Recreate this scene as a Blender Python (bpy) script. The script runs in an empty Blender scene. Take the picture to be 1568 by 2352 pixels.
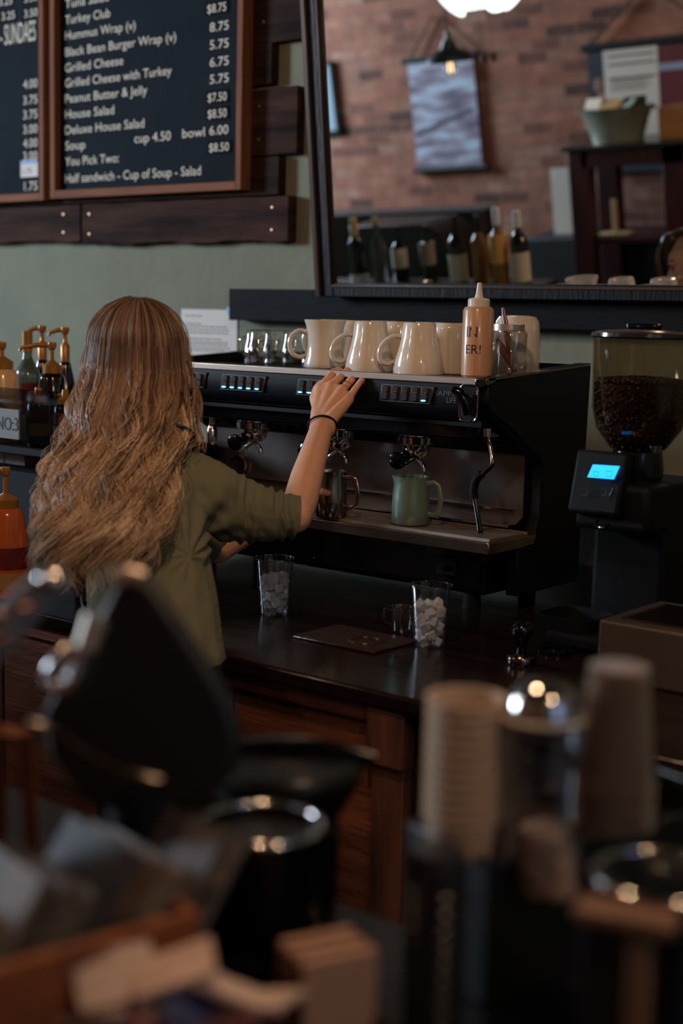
import bpy, math, random
import numpy as np
from mathutils import Vector, Matrix, Euler
random.seed(7); rng = np.random.default_rng(7)
SC = bpy.context.scene; COL = SC.collection
PI = math.pi; R = math.radians
# ------------------------------------------------------------------ camera
CAM = np.array([0, 0, 1.54]); FPX = 3267.0
yaw, pitch, roll = R(38.9), R(-7.9), 0.0247
fw = np.array([-math.sin(yaw)*math.cos(pitch), math.cos(yaw)*math.cos(pitch), math.sin(pitch)])
r0 = np.array([math.cos(yaw), math.sin(yaw), 0]); u0 = np.cross(r0, fw)
rt = r0*math.cos(roll)+u0*math.sin(roll); up = np.cross(rt, fw)
cd = bpy.data.cameras.new('camera'); cam = bpy.data.objects.new('camera', cd); COL.objects.link(cam)
cam.matrix_world = Matrix(((rt[0], up[0], -fw[0], 0), (rt[1], up[1], -fw[1], 0), (rt[2], up[2], -fw[2], CAM[2]), (0, 0, 0, 1)))
cd.sensor_fit = 'VERTICAL'; cd.sensor_height = 36; cd.sensor_width = 24; cd.lens = FPX*36/2352
cd.clip_start = .05
cd.dof.use_dof = True; cd.dof.focus_distance = 3.2; cd.dof.aperture_fstop = 2.0; cd.dof.aperture_blades = 0
SC.camera = cam
SC.view_settings.view_transform = 'Standard'; SC.view_settings.look = 'None'
SC.view_settings.gamma = 1; SC.view_settings.exposure = 0.5; SC.view_settings.use_curve_mapping = False
# ------------------------------------------------------------------ world and lights
w = bpy.data.worlds.new('world'); SC.world = w; w.use_nodes = True
w.node_tree.nodes['Background'].inputs[0].default_value = (.35, .55, 1, 1)
w.node_tree.nodes['Background'].inputs[1].default_value = .15
def area(name, loc, target, sx, sy, power, col):
    l = bpy.data.lights.new(name, 'AREA'); l.shape = 'RECTANGLE'; l.size = sx; l.size_y = sy; l.energy = power; l.color = col
    o = bpy.data.objects.new(name, l); COL.objects.link(o); o.location = loc
    o.rotation_euler = (Vector(target)-Vector(loc)).to_track_quat('-Z', 'Y').to_euler(); return o
def bulb_light(name, loc, power, col, rad=.045):
    l = bpy.data.lights.new(name, 'POINT'); l.energy = power; l.color = col; l.shadow_soft_size = rad
    o = bpy.data.objects.new(name, l); COL.objects.link(o); o.location = loc; return o
DAY = (.68, .84, 1.0); WARM = (1.0, .62, .36)
area('daylight_window', (-8.85, -.55, 2.8), (-3.0, 2.6, 1.4), 1.3, 1.5, 330, DAY)
bulb_light('pendant_light_glow', (-1.15, 1.25, 2.55), 36, WARM)
bulb_light('pendant_light_glow', (.25, .75, 2.42), 22, WARM)
bulb_light('pendant_light_glow', (-2.9, .3, 2.40), 13, WARM)
bulb_light('pendant_light_glow', (-5.3, .3, 2.40), 4, WARM)
area('blue_fill_light', (1.44, .9, 1.9), (-1.6, 2.4, 1.1), 1.2, 1.2, 3.5, (.30, .50, 1.0))  # added weak blue fill that cools the blacks, set before the solid right wall
# ------------------------------------------------------------------ pixel rays (only used to measure real positions)
def ray(px, py): return fw+rt*(px-784)/FPX-up*(py-1176)/FPX
def on(px, py, ax, v):
    d = ray(px, py); return CAM+d*((v-CAM[ax])/d[ax])
def P(px, py, y): return on(px, py, 1, y)
def Z(px, py, z): return on(px, py, 2, z)
def D(px, py, d): return CAM+ray(px, py)*d
TAU = R(6.7); MN = np.array([0, -math.cos(TAU), -math.sin(TAU)]); MP = P(770, 650, 3.28)
def mon(px, py, ax, v):
    d = ray(px, py); h = CAM+d*(((MP-CAM)@MN)/(d@MN)); rr = d-2*(d@MN)*MN
    return h+rr*((v-h[ax])/rr[ax])
def RF(px, py, y): return mon(px, py, 1, y)
# ------------------------------------------------------------------ materials
MC = {}
def lin(c):
    return tuple((x/12.92 if x <= .04045 else ((x+.055)/1.055)**2.4) for x in [v/255 for v in c])
def mat(name, col, rough=.5, metal=0, noise=0, nscale=20, bump=0, bscale=200, col2=None, stretch=(1, 1, 1), spec=.5, trans=0, ior=1.45, emit=None, estr=0, coat=0, sss=0, aniso=0):
    if name in MC: return MC[name]
    m = bpy.data.materials.new(name); m.use_nodes = True; nt = m.node_tree; N = nt.nodes; L = nt.links
    b = N['Principled BSDF']; c = lin(col)+(1,)
    b.inputs['Base Color'].default_value = c; b.inputs['Roughness'].default_value = rough; b.inputs['Metallic'].default_value = metal
    b.inputs['Specular IOR Level'].default_value = spec; b.inputs['Transmission Weight'].default_value = trans; b.inputs['IOR'].default_value = ior
    b.inputs['Coat Weight'].default_value = coat; b.inputs['Coat Roughness'].default_value = .08
    if sss: b.inputs['Subsurface Weight'].default_value = sss; b.inputs['Subsurface Radius'].default_value = (1, .35, .2); b.inputs['Subsurface Scale'].default_value = .012
    if aniso: b.inputs['Anisotropic'].default_value = aniso
    if emit: b.inputs['Emission Color'].default_value = lin(emit)+(1,); b.inputs['Emission Strength'].default_value = estr
    tc = N.new('ShaderNodeTexCoord'); mp = N.new('ShaderNodeMapping'); L.new(tc.outputs['Object'], mp.inputs[0]); mp.inputs['Scale'].default_value = stretch
    n = N.new('ShaderNodeTexNoise'); n.inputs['Scale'].default_value = nscale; n.inputs['Detail'].default_value = 6; n.inputs['Roughness'].default_value = .65
    L.new(mp.outputs[0], n.inputs['Vector'])
    c2 = lin(col2)+(1,) if col2 else tuple(x*(1-noise) for x in c[:3])+(1,)
    cr = N.new('ShaderNodeValToRGB'); cr.color_ramp.elements[0].position = .35; cr.color_ramp.elements[1].position = .68
    cr.color_ramp.elements[0].color = c2; cr.color_ramp.elements[1].color = c
    if noise or col2: L.new(n.outputs[0], cr.inputs[0]); L.new(cr.outputs[0], b.inputs['Base Color'])
    if bump:
        n2 = N.new('ShaderNodeTexNoise'); n2.inputs['Scale'].default_value = bscale; n2.inputs['Detail'].default_value = 4; L.new(mp.outputs[0], n2.inputs['Vector'])
        bp = N.new('ShaderNodeBump'); bp.inputs['Strength'].default_value = bump; bp.inputs['Distance'].default_value = .01
        L.new(n2.outputs[0], bp.inputs['Height']); L.new(bp.outputs[0], b.inputs['Normal'])
    MC[name] = m; return m
def thin(name, tint=(235, 240, 240), gl=.06, facing=.55, rough=.03, blend=.25):
    if name in MC: return MC[name]
    m = bpy.data.materials.new(name); m.use_nodes = True; nt = m.node_tree; N = nt.nodes; L = nt.links; N.clear()
    o = N.new('ShaderNodeOutputMaterial'); mx = N.new('ShaderNodeMixShader'); t = N.new('ShaderNodeBsdfTransparent'); g = N.new('ShaderNodeBsdfGlossy')
    t.inputs[0].default_value = lin(tint)+(1,); g.inputs['Roughness'].default_value = rough
    lw = N.new('ShaderNodeLayerWeight'); lw.inputs[0].default_value = blend
    mr = N.new('ShaderNodeMapRange'); mr.inputs[3].default_value = gl; mr.inputs[4].default_value = facing
    L.new(lw.outputs['Facing'], mr.inputs[0]); L.new(mr.outputs[0], mx.inputs[0]); L.new(t.outputs[0], mx.inputs[1]); L.new(g.outputs[0], mx.inputs[2]); L.new(mx.outputs[0], o.inputs[0])
    MC[name] = m; return m
def emis(name, col, s):
    return mat(name, col, .4, emit=col, estr=s)
def brick_mat():
    m = bpy.data.materials.new('brickwork'); m.use_nodes = True; nt = m.node_tree; N = nt.nodes; L = nt.links; b = N['Principled BSDF']
    tc = N.new('ShaderNodeTexCoord'); sx = N.new('ShaderNodeSeparateXYZ'); cx = N.new('ShaderNodeCombineXYZ')
    L.new(tc.outputs['Object'], sx.inputs[0]); L.new(sx.outputs[0], cx.inputs[0]); L.new(sx.outputs[2], cx.inputs[1])
    nd = N.new('ShaderNodeTexNoise'); nd.inputs['Scale'].default_value = 9; L.new(cx.outputs[0], nd.inputs['Vector'])
    vm = N.new('ShaderNodeMixRGB'); vm.blend_type = 'LINEAR_LIGHT'; vm.inputs[0].default_value = .012; L.new(cx.outputs[0], vm.inputs[1]); L.new(nd.outputs['Color'], vm.inputs[2])
    br = N.new('ShaderNodeTexBrick'); L.new(vm.outputs[0], br.inputs['Vector'])
    br.inputs['Scale'].default_value = 1; br.inputs['Brick Width'].default_value = .215; br.inputs['Row Height'].default_value = .072; br.inputs['Mortar Size'].default_value = .006
    br.inputs['Color1'].default_value = (0, 0, 0, 1); br.inputs['Color2'].default_value = (1, 1, 1, 1); br.inputs['Mortar'].default_value = (.5, .5, .5, 1); br.inputs['Bias'].default_value = 0
    cr = N.new('ShaderNodeValToRGB'); e = cr.color_ramp.elements
    e[0].position = 0; e[0].color = lin((78, 50, 44))+(1,); e[1].position = 1; e[1].color = lin((168, 124, 106))+(1,)
    for p, c in ((.12, (112, 68, 56)), (.35, (146, 90, 72)), (.7, (158, 104, 84)), (.9, (146, 102, 86))):
        x = e.new(p); x.color = lin(c)+(1,)
    L.new(br.outputs['Color'], cr.inputs[0])
    n1 = N.new('ShaderNodeTexNoise'); n1.inputs['Scale'].default_value = 7; n1.inputs['Detail'].default_value = 8; L.new(cx.outputs[0], n1.inputs['Vector'])
    m1 = N.new('ShaderNodeMixRGB'); m1.blend_type = 'OVERLAY'; m1.inputs[0].default_value = .7; L.new(cr.outputs[0], m1.inputs[1]); L.new(n1.outputs[0], m1.inputs[2])
    m2 = N.new('ShaderNodeMixRGB'); L.new(br.outputs['Fac'], m2.inputs[0]); L.new(m1.outputs[0], m2.inputs[1]); m2.inputs[2].default_value = lin((138, 96, 78))+(1,)
    L.new(m2.outputs[0], b.inputs['Base Color']); b.inputs['Roughness'].default_value = .9
    bp = N.new('ShaderNodeBump'); bp.inputs['Strength'].default_value = .7; bp.inputs['Distance'].default_value = .012; bp.invert = True
    ad = N.new('ShaderNodeMath'); ad.operation = 'MULTIPLY_ADD'; L.new(n1.outputs[0], ad.inputs[0]); ad.inputs[1].default_value = .6; L.new(br.outputs['Fac'], ad.inputs[2])
    L.new(ad.outputs[0], bp.inputs['Height']); L.new(bp.outputs[0], b.inputs['Normal']); return m
def wood(name, c1, c2, axis='x', rough=.6, scale=14, spec=.4, grain=9, bump=.25):
    if name in MC: return MC[name]
    st = {'x': (.12, 1, 1), 'y': (1, .12, 1), 'z': (1, 1, .12)}[axis]
    m = mat(name, c1, rough, col2=c2, nscale=scale, bump=bump, bscale=60, stretch=tuple(s*2 for s in st), spec=spec); return m
# ------------------------------------------------------------------ mesh builder
class MB:
    def __init__(s): s.v = []; s.f = []; s.c = None
    def add(s, vs, fs):
        o = len(s.v); s.v += [tuple(map(float, p)) for p in vs]; s.f += [tuple(i+o for i in f) for f in fs]; return s
    def box(s, a, b, rz=0, rx=0, piv=None):
        a = np.minimum(a, b).astype(float) if not isinstance(a, tuple) else a
        x0, y0, z0 = a; x1, y1, z1 = b
        vs = [(x, y, z) for z in (z0, z1) for y in (y0, y1) for x in (x0, x1)]
        if rz or rx:
            c = Vector(piv) if piv is not None else Vector(((x0+x1)/2, (y0+y1)/2, (z0+z1)/2)); e = Euler((rx, 0, rz)).to_matrix()
            vs = [tuple(e@(Vector(p)-c)+c) for p in vs]
        return s.add(vs, [(0, 2, 3, 1), (4, 5, 7, 6), (0, 1, 5, 4), (2, 6, 7, 3), (0, 4, 6, 2), (1, 3, 7, 5)])
    def lathe(s, prof, c=(0, 0, 0), n=32, sx=1, sy=1, rz=0, axis=None, square=0):
        vs = []; fs = []; k = len(prof)
        M = Matrix.Identity(3)
        if axis is not None: M = Vector((0, 0, 1)).rotation_difference(Vector(axis)).to_matrix()
        for (r, z) in prof:
            for i in range(n):
                a = 2*PI*i/n+rz; q = 1
                if square: q = 1/(abs(math.cos(a))**square+abs(math.sin(a))**square)**(1/square)
                p = M@Vector((r*q*math.cos(a)*sx, r*q*math.sin(a)*sy, z)); vs.append((p[0]+c[0], p[1]+c[1], p[2]+c[2]))
        for j in range(k-1):
            for i in range(n):
                fs.append((j*n+i, j*n+(i+1) % n, (j+1)*n+(i+1) % n, (j+1)*n+i))
        if prof[0][0] > 1e-6: fs.append(tuple(range(n-1, -1, -1)))
        if prof[-1][0] > 1e-6: fs.append(tuple((k-1)*n+i for i in range(n)))
        return s.add(vs, fs)
    def olathe(s, prof, c=(0, 0, 0), n=32, **k):   # closed loop profile (hollow vessels)
        o = len(s.v); fl = len(s.f); s.lathe(prof+[prof[0]], c, n, **k)
        s.f = [f for f in s.f[:fl]]+[f for f in s.f[fl:] if len(f) == 4]; return s
    def cyl(s, a, b, ra, rb=None, n=20):
        a = np.array(a, float); b = np.array(b, float); d = b-a; L = np.linalg.norm(d); rb = ra if rb is None else rb
        return s.lathe([(ra, 0), (rb, L)], a, n, axis=d/L)
    def tube(s, pts, rad, n=8, caps=True, flat=1, closed=False):
        pts = [Vector(p) for p in pts]; m = len(pts); rad = rad if isinstance(rad, (list, tuple, np.ndarray)) else [rad]*m
        vs = []; fs = []; prev = None
        for i, p in enumerate(pts):
            if closed: t = (pts[(i+1) % m]-pts[i-1]).normalized()
            else: t = (pts[min(i+1, m-1)]-pts[max(i-1, 0)]).normalized()
            if prev is None:
                ref = Vector((0, 0, 1)) if abs(t.z) < .9 else Vector((1, 0, 0)); nrm = (ref-t*ref.dot(t)).normalized()
            else: nrm = (prev-t*prev.dot(t)).normalized()
            prev = nrm; bn = t.cross(nrm)
            for k in range(n):
                a = 2*PI*k/n; q = p+(nrm*math.cos(a)+bn*math.sin(a)*flat)*rad[i]; vs.append(tuple(q))
        for i in range(m-1 if not closed else m):
            j = (i+1) % m
            for k in range(n): fs.append((i*n+k, i*n+(k+1) % n, j*n+(k+1) % n, j*n+k))
        if caps and not closed: fs += [tuple(range(n-1, -1, -1)), tuple((m-1)*n+k for k in range(n))]
        return s.add(vs, fs)
    def prism(s, poly, d):
        d = np.array(d, float); n = len(poly); p = [np.array(q, float) for q in poly]
        return s.add(p+[q+d for q in p], [tuple(range(n-1, -1, -1)), tuple(range(n, 2*n))]+[(i, (i+1) % n, n+(i+1) % n, n+i) for i in range(n)])
    def ball(s, c, r, n=12, sc=(1, 1, 1), mx=None):
        vs = []; fs = []
        for j in range(1, n):
            for i in range(2*n):
                a = PI*j/n; b = PI*i/n; q = Vector((math.sin(a)*math.cos(b)*sc[0]*r, math.sin(a)*math.sin(b)*sc[1]*r, math.cos(a)*sc[2]*r))
                if mx is not None: q = mx@q
                vs.append((c[0]+q[0], c[1]+q[1], c[2]+q[2]))
        q = Vector((0, 0, sc[2]*r)); q = mx@q if mx is not None else q
        vs += [(c[0]+q[0], c[1]+q[1], c[2]+q[2]), (c[0]-q[0], c[1]-q[1], c[2]-q[2])]; t = len(vs)-2
        for j in range(n-2):
            for i in range(2*n): fs.append((j*2*n+i, (j+1)*2*n+i, (j+1)*2*n+(i+1) % (2*n), j*2*n+(i+1) % (2*n)))
        for i in range(2*n):
            fs.append((t, i, (i+1) % (2*n))); fs.append((t+1, (n-2)*2*n+(i+1) % (2*n), (n-2)*2*n+i))
        return s.add(vs, fs)
    def text(s, st, origin, xd, zd, width=None, height=None, thick=.0006, align='l', bold=.0):
        """letters standing on origin; xd, zd unit directions; width/height in metres"""
        cu = bpy.data.curves.new('tmp', 'FONT'); cu.body = st; cu.size = 1; cu.extrude = 0; cu.resolution_u = 3; cu.offset = bold
        o = bpy.data.objects.new('tmp', cu); COL.objects.link(o); dg = bpy.context.evaluated_depsgraph_get(); dg.update()
        me = bpy.data.meshes.new_from_object(o.evaluated_get(dg)); bpy.data.objects.remove(o); bpy.data.curves.remove(cu)
        v = np.array([x.co[:] for x in me.vertices]); fs = [tuple(p.vertices) for p in me.polygons]; bpy.data.meshes.remove(me)
        if not len(v): return s
        w0 = v[:, 0].max()-v[:, 0].min(); sz = height/.70; sx = width/w0 if width else sz
        xd = np.array(xd, float); zd = np.array(zd, float); nd = np.cross(xd, zd); x = (v[:, 0]-v[:, 0].min())
        if align == 'r': x = x-w0
        if align == 'c': x = x-w0/2
        q = np.array(origin)+np.outer(x*sx, xd)+np.outer(v[:, 1]*sz, zd)+nd*thick
        return s.add(q, fs)
    def build(s, name, m, parent=None, bevel=0, seg=2, smooth=True, ang=38, label=None, sub=0):
        me = bpy.data.meshes.new(name); v = np.array(s.v, float)
        if parent is not None and parent.name in BASE: v = v-np.array(BASE[parent.name])
        me.from_pydata(v.tolist(), [], s.f); me.validate()
        if smooth:
            me.polygons.foreach_set('use_smooth', [True]*len(me.polygons)); me.set_sharp_from_angle(angle=R(ang))
        me.materials.append(m); o = bpy.data.objects.new(name, me); COL.objects.link(o)
        if parent is not None:
            o.parent = parent; BASE[o.name] = BASE.get(parent.name, (0, 0, 0))
        if bevel:
            b = o.modifiers.new('bevel', 'BEVEL'); b.width = bevel; b.segments = seg; b.limit_method = 'ANGLE'; b.angle_limit = R(40)
        if sub: q = o.modifiers.new('sub', 'SUBSURF'); q.levels = sub; q.render_levels = sub
        if label: o['label'] = label
        return o
BASE = {}
def thing(name, label, cat, loc=(0, 0, 0), group=None):
    o = bpy.data.objects.new(name, None); COL.objects.link(o); o.location = [float(x) for x in loc]; o.empty_display_size = .05
    BASE[o.name] = tuple(map(float, loc)); o['label'] = label; o['category'] = cat
    if group: o['group'] = group
    return o
def tag(o, label, cat, group=None, kind=None):
    o['label'] = label; o['category'] = cat
    if group: o['group'] = group
    if kind: o['kind'] = kind
    return o
def recenter(o):   # move a single mesh's origin to its base centre
    me = o.data; v = np.array([x.co[:] for x in me.vertices]); c = np.array([(v[:, 0].min()+v[:, 0].max())/2, (v[:, 1].min()+v[:, 1].max())/2, v[:, 2].min()])
    me.transform(Matrix.Translation(Vector(-c))); o.location = c; return o
def solo(mb, name, m, label, cat, group=None, kind=None, **k):
    return tag(recenter(mb.build(name, m, None, **k)), label, cat, group, kind)
def struct(mb, name, m, parent=None, **k):
    o = mb.build(name, m, parent, **k)
    if parent is None: o['kind'] = 'structure'
    return o
def dup(root, loc, rz=0, label=None, group=None, parent=None):
    r = root.copy(); COL.objects.link(r); r.location = [float(x) for x in loc]; r.rotation_euler = (0, 0, rz)
    if label: r['label'] = label
    if group: r['group'] = group
    for ch in list(root.children):
        c = ch.copy(); COL.objects.link(c); c.parent = r
        for g in ch.children: d = g.copy(); COL.objects.link(d); d.parent = c
    return r
def organic(balls, voxel, name, m, parent, smooth=6, extra=None, label=None, deform=None):
    mb = MB()
    for (c, r, sc, mx) in balls: mb.ball(c, r, 8, sc, mx)
    if extra: extra(mb)
    me = bpy.data.meshes.new('tmp'); me.from_pydata(mb.v, [], mb.f); o = bpy.data.objects.new('tmp', me); COL.objects.link(o)
    md = o.modifiers.new('r', 'REMESH'); md.mode = 'VOXEL'; md.voxel_size = voxel; md.use_smooth_shade = True
    sm = o.modifiers.new('s', 'SMOOTH'); sm.iterations = smooth; sm.factor = .5
    dg = bpy.context.evaluated_depsgraph_get(); dg.update(); ne = bpy.data.meshes.new_from_object(o.evaluated_get(dg)); bpy.data.objects.remove(o)
    ne.name = name; v = np.array([x.co[:] for x in ne.vertices])
    if deform is not None:
        nr = np.array([x.normal[:] for x in ne.vertices]); v = deform(v, nr)
    v = v-np.array(BASE.get(parent.name, (0, 0, 0))) if parent else v
    ne.vertices.foreach_set('co', v.ravel()); ne.update(); ne.materials.clear(); ne.materials.append(m)
    ne.polygons.foreach_set('use_smooth', [True]*len(ne.polygons))
    q = bpy.data.objects.new(name, ne); COL.objects.link(q)
    if parent: q.parent = parent; BASE[q.name] = BASE.get(parent.name, (0, 0, 0))
    if label: q['label'] = label
    return q
def chain(pts, step=.35, sc=(1, 1, 1), mx=None):
    out = []
    for (p, ra), (q, rb) in zip(pts, pts[1:]):
        p = np.array(p, float); q = np.array(q, float); L = np.linalg.norm(q-p); n = max(1, int(L/(min(ra, rb)*step)))
        for i in range(n+1):
            t = i/n; out.append((p+(q-p)*t, ra+(rb-ra)*t, sc, mx))
    return out
# ------------------------------------------------------------------ palette
plaster = mat('sage_plaster', (138, 139, 120), .9, col2=(122, 125, 111), spec=.15, nscale=2.2, bump=.25, bscale=30)
black = mat('black_satin', (8, 11, 18), .45, spec=.22); blackgloss = mat('black_gloss', (6, 8, 13), .14, spec=.45); blackmatte = mat('black_matte', (10, 12, 18), .7, spec=.2)
charcoal = mat('charcoal_plastic', (52, 50, 50), .45)
steel = mat('brushed_steel', (206, 188, 176), .34, .85, noise=.15, nscale=60, stretch=(.05, 1, 1), bump=.03, bscale=300)
steeldull = mat('satin_steel', (190, 174, 162), .4, .75, noise=.2, nscale=30)
chrome = mat('chrome', (215, 210, 208), .08, 1); chromed = mat('dark_chrome', (120, 112, 108), .14, 1)
cream = mat('cream_glaze', (216, 203, 187), .12, noise=.06, nscale=8, coat=.6)
gold = mat('gold_plastic', (176, 122, 62), .32, .35, noise=.2, nscale=15)
darkwood = wood('dark_plank_wood', (62, 42, 36), (28, 20, 20), 'x', .8, spec=.12)
darkwood2 = wood('rough_plank_wood', (78, 54, 46), (34, 24, 23), 'x', .85, scale=9, spec=.12)
oak = wood('brown_frame_wood', (142, 90, 64), (112, 70, 50), 'x', .7, spec=.15)
oakz = wood('brown_frame_wood_upright', (142, 90, 64), (112, 70, 50), 'z', .7, spec=.15)
cab = wood('cabinet_plank', (138, 84, 60), (76, 46, 36), 'x', .5, scale=7); cabz = wood('cabinet_post_plank', (120, 78, 60), (60, 40, 33), 'z', .5, scale=9)
paper = mat('white_paper', (222, 216, 212), .8, noise=.05, nscale=5)
ink = mat('grey_ink', (70, 66, 68), .8); letters = mat('menu_letters', (236, 226, 208), .9, spec=.1)
slate = mat('chalkboard', (24, 31, 38), .8, col2=(30, 38, 45), nscale=5, spec=.08)
ledger = wood('black_stained_board', (16, 17, 22), (10, 11, 15), 'x', .7, spec=.15)
clear = thin('clear_plastic', tint=(250, 251, 252), gl=.05, facing=.55); glass = thin('clear_glass', tint=(248, 249, 248), gl=.07, facing=.6, blend=.3)
skin = mat('skin', (222, 164, 132), .5, noise=.10, nscale=30, sss=.08, bump=.06, bscale=400)
# ================================================================== SETTING
WALL = 3.40
struct(MB().box((-9, WALL, 0), (1.6, WALL+.12, 3.7)), 'wall_back', plaster, smooth=False)
struct(MB().box((-9, -1.72, 0), (1.6, -1.6, 3.7)), 'wall_front', brick_mat(), smooth=False)
struct(MB().box((1.5, -1.6, 0), (1.62, WALL, 3.7)), 'wall_right', plaster, smooth=False)
wl = MB().box((-9.12, -1.6, 0), (-9, WALL, 1.7)).box((-9.12, -1.6, 3.6), (-9, WALL, 3.7)).box((-9.12, -1.6, 1.7), (-9, -1.3, 3.6)).box((-9.12, 1.1, 1.7), (-9, WALL, 3.6))
struct(wl, 'wall_left', plaster, smooth=False)
wn = MB()
for y in (-1.3, -.1, 1.06): wn.box((-9.1, y, 1.7), (-9.04, y+.04, 3.6))
for z in (1.7, 3.56): wn.box((-9.1, -1.3, z), (-9.04, 1.1, z+.04))
struct(wn, 'window_1', mat('window_frame_paint', (60, 56, 52), .5))
wn = MB()
for y in (.2, .88, 1.56): wn.box((1.46, y, 1.2), (1.50, y+.04, 2.6))
for z in (1.2, 2.56): wn.box((1.46, .2, z), (1.50, 1.6, z+.04))
struct(wn, 'fill_window', mat('window_frame_paint', (60, 56, 52), .5))  # frame added to dress the blue fill light as a window, no opening behind
struct(MB().box((-9, -1.6, -.1), (1.5, WALL, 0)), 'floor', wood('floor_boards', (52, 36, 28), (30, 22, 19), 'x', .8, spec=.15), smooth=False)
struct(MB().box((-9, -1.6, 3.7), (1.5, WALL, 3.8)), 'ceiling', mat('ceiling_paint', (60, 58, 56), .9, noise=.1), smooth=False)
# ================================================================== planks behind the boards
def zat(px, py, y): return float(P(px, py, y)[2])
PF = 3.365
def plank(px_l, px_r, pyt, pyb, label, m=darkwood, x_l=None, wav=0, y0=PF):
    xr = float(P(px_r, (pyt+pyb)/2, y0)[0]); xl = x_l if x_l is not None else float(P(px_l, (pyt+pyb)/2, y0)[0])
    zt = zat(px_r, pyt, y0); zb = zat(px_r, pyb, y0); n = 24; top = []; bot = []
    for i in range(n+1):
        x = xl+(xr-xl)*i/n; top.append((x, y0, zt+wav*.3*math.sin(i*1.1))); bot.append((x, y0, zb+wav*math.sin(i*.7+1)+wav*.5*math.sin(i*1.9)))
    mb = MB().prism(top+bot[::-1], (0, WALL-y0, 0))
    o = solo(mb, 'wall_plank', m, label, 'plank', 'rough planks mounted behind the menu boards', bevel=.003)
    nl = MB()
    for f_ in (.04, .93):
        for q in (.25, .75): nl.lathe([(.005, 0), (.004, .0015), (0, .002)], (xl+(xr-xl)*f_, y0, zb+(zt-zb)*q), 8, axis=(0, -1, 0))
    BASE[o.name] = tuple(o.location); nl.build('nail', mat('nail_head', (190, 140, 100), .4, .8), o)
    return o
plank(0, 697, -120, 88, 'dark rough plank at the top edge of the picture, reaching furthest right behind the menu', x_l=-5.2)
plank(0, 624, 92, 192, 'short dark plank second from the top behind the menu board', x_l=-5.2)
plank(0, 683, 196, 352, 'wide dark plank with one pale nail, right of the bottom half of the menu prices', darkwood2, x_l=-5.2)
plank(0, 640, 358, 447, 'short dark plank tucked behind the lower right corner of the menu frame', x_l=-5.2)
plank(188, 662, 449, 553, 'wavy edged rough plank with a knot under the sandwich menu', darkwood2, wav=.004, y0=3.36)
plank(-60, 184, 470, 554, 'rough plank under the left menu board, butting the wavy plank', darkwood2, wav=.003, y0=3.36, x_l=-5.2)
# ================================================================== menu boards
PY, FY = 3.345, 3.318
def board(name, xl, xr, zb, zt, label):
    t = thing(name, label, 'menu board', ((xl+xr)/2, PY, zb))
    MB().box((xl+.01, PY, zb+.01), (xr-.01, PF-.001, zt-.01)).build('panel', slate, t, smooth=False)
    for q in (xl, xr-.024): MB().box((q, FY, zb), (q+.024, PF, zt)).build('side_frame', oakz, t, bevel=.0015)
    for q in (zb, zt-.027): MB().box((xl+.024, FY, q), (xr-.024, PF, q+.027)).build('cross_frame', oak, t, bevel=.0015)
    return t
c1 = P(115, 455, FY); c2 = P(552, 437, FY); zb = (c1[2]+c2[2])/2
tb = board('menu_board', c1[0], c2[0], zb, zb+1.15, 'black framed menu board listing sandwiches, salads and soup in white letters')
c3 = P(100, 460, FY)
tl = board('menu_board', c3[0]-1.1, c3[0], zb-.004, zb+1.15, 'black framed menu board cut by the left edge, with sundaes heading and prices')
strip = mat('price_strip', (14, 18, 24), .8, spec=.1)
lt = tb; TX = 3.3445
def line(mb, st, xl_, yl_, xr_, h=20, yoff=None):
    a = P(xl_, yl_, TX); b = P(xr_, yl_, TX); hh = h/1.0*float(np.linalg.norm(P(xl_, yl_-1, TX)-P(xl_, yl_, TX)))
    MB().text(st, (a[0], TX, a[2]), (1, 0, 0), (0, 0, 1), float(b[0]-a[0]), hh).build('menu_line', letters, mb, smooth=False)
for st, y, xr_ in (('Tuna Salad', 19, 250), ('Turkey Club', 56, 253), ('Hummus Wrap (v)', 92, 311), ('Black Bean Burger Wrap (v)', 130, 404), ('Grilled Cheese', 166, 283),
                   ('Grilled Cheese with Turkey', 201, 394), ('Peanut Butter & Jelly', 237, 338), ('House Salad', 273, 262), ('Deluxe House Salad', 309, 331), ('Soup', 345, 196), ('You Pick Two:', 381, 273), ('Half sandwich - Cup of Soup - Salad', 420, 461)):
    line(lt, st, 150, y, xr_)
for st, x, y, xr_ in (('8.75', 482, 73.5, 525), ('5.75', 482, 114, 525), ('6.75', 482, 154, 525), ('5.75', 482, 193, 525), ('6.00', 481, 310.5, 524), ('bowl', 419, 317, 470), ('cup 4.50', 309, 328.5, 392)):
    line(lt, st, x, y, xr_, 21)
for st, x, y, xr_ in (('$8.75', 476, 31, 519), ('$7.50', 477, 234.5, 520), ('$8.50', 477, 272, 520), ('$8.50', 480, 349, 525)):
    a = P(x-3, y+6, PY); b = P(xr_+7, y-24, PY)
    so = MB().box((a[0], PY-.003, a[2]), (b[0], PY-.0001, a[2]+.042)).build('price_strip', strip, tb, smooth=False)
    q = MB(); a = P(x, y, PY-.004); b = P(xr_, y, PY-.004)
    q.text(st, (a[0], PY-.0035, a[2]), (1, 0, 0), (0, 0, 1), float(b[0]-a[0]), .0265); q.build('price_text', letters, so, smooth=False)
lt = tl
for st, x, y, xr_ in (('4.00', 54, 204, 86), ('3.75', 54, 240.5, 86), ('3.75', 54, 274, 86), ('3.00', 54, 307.5, 86), ('4.00', 54, 339.5, 86), ('3.00', 54, 369, 86), ('1.75', 56, 437.5, 86)):
    line(lt, st, x, y, xr_, 20)
line(lt, '- SUNDAES', 1, 105, 82, 46)
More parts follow.
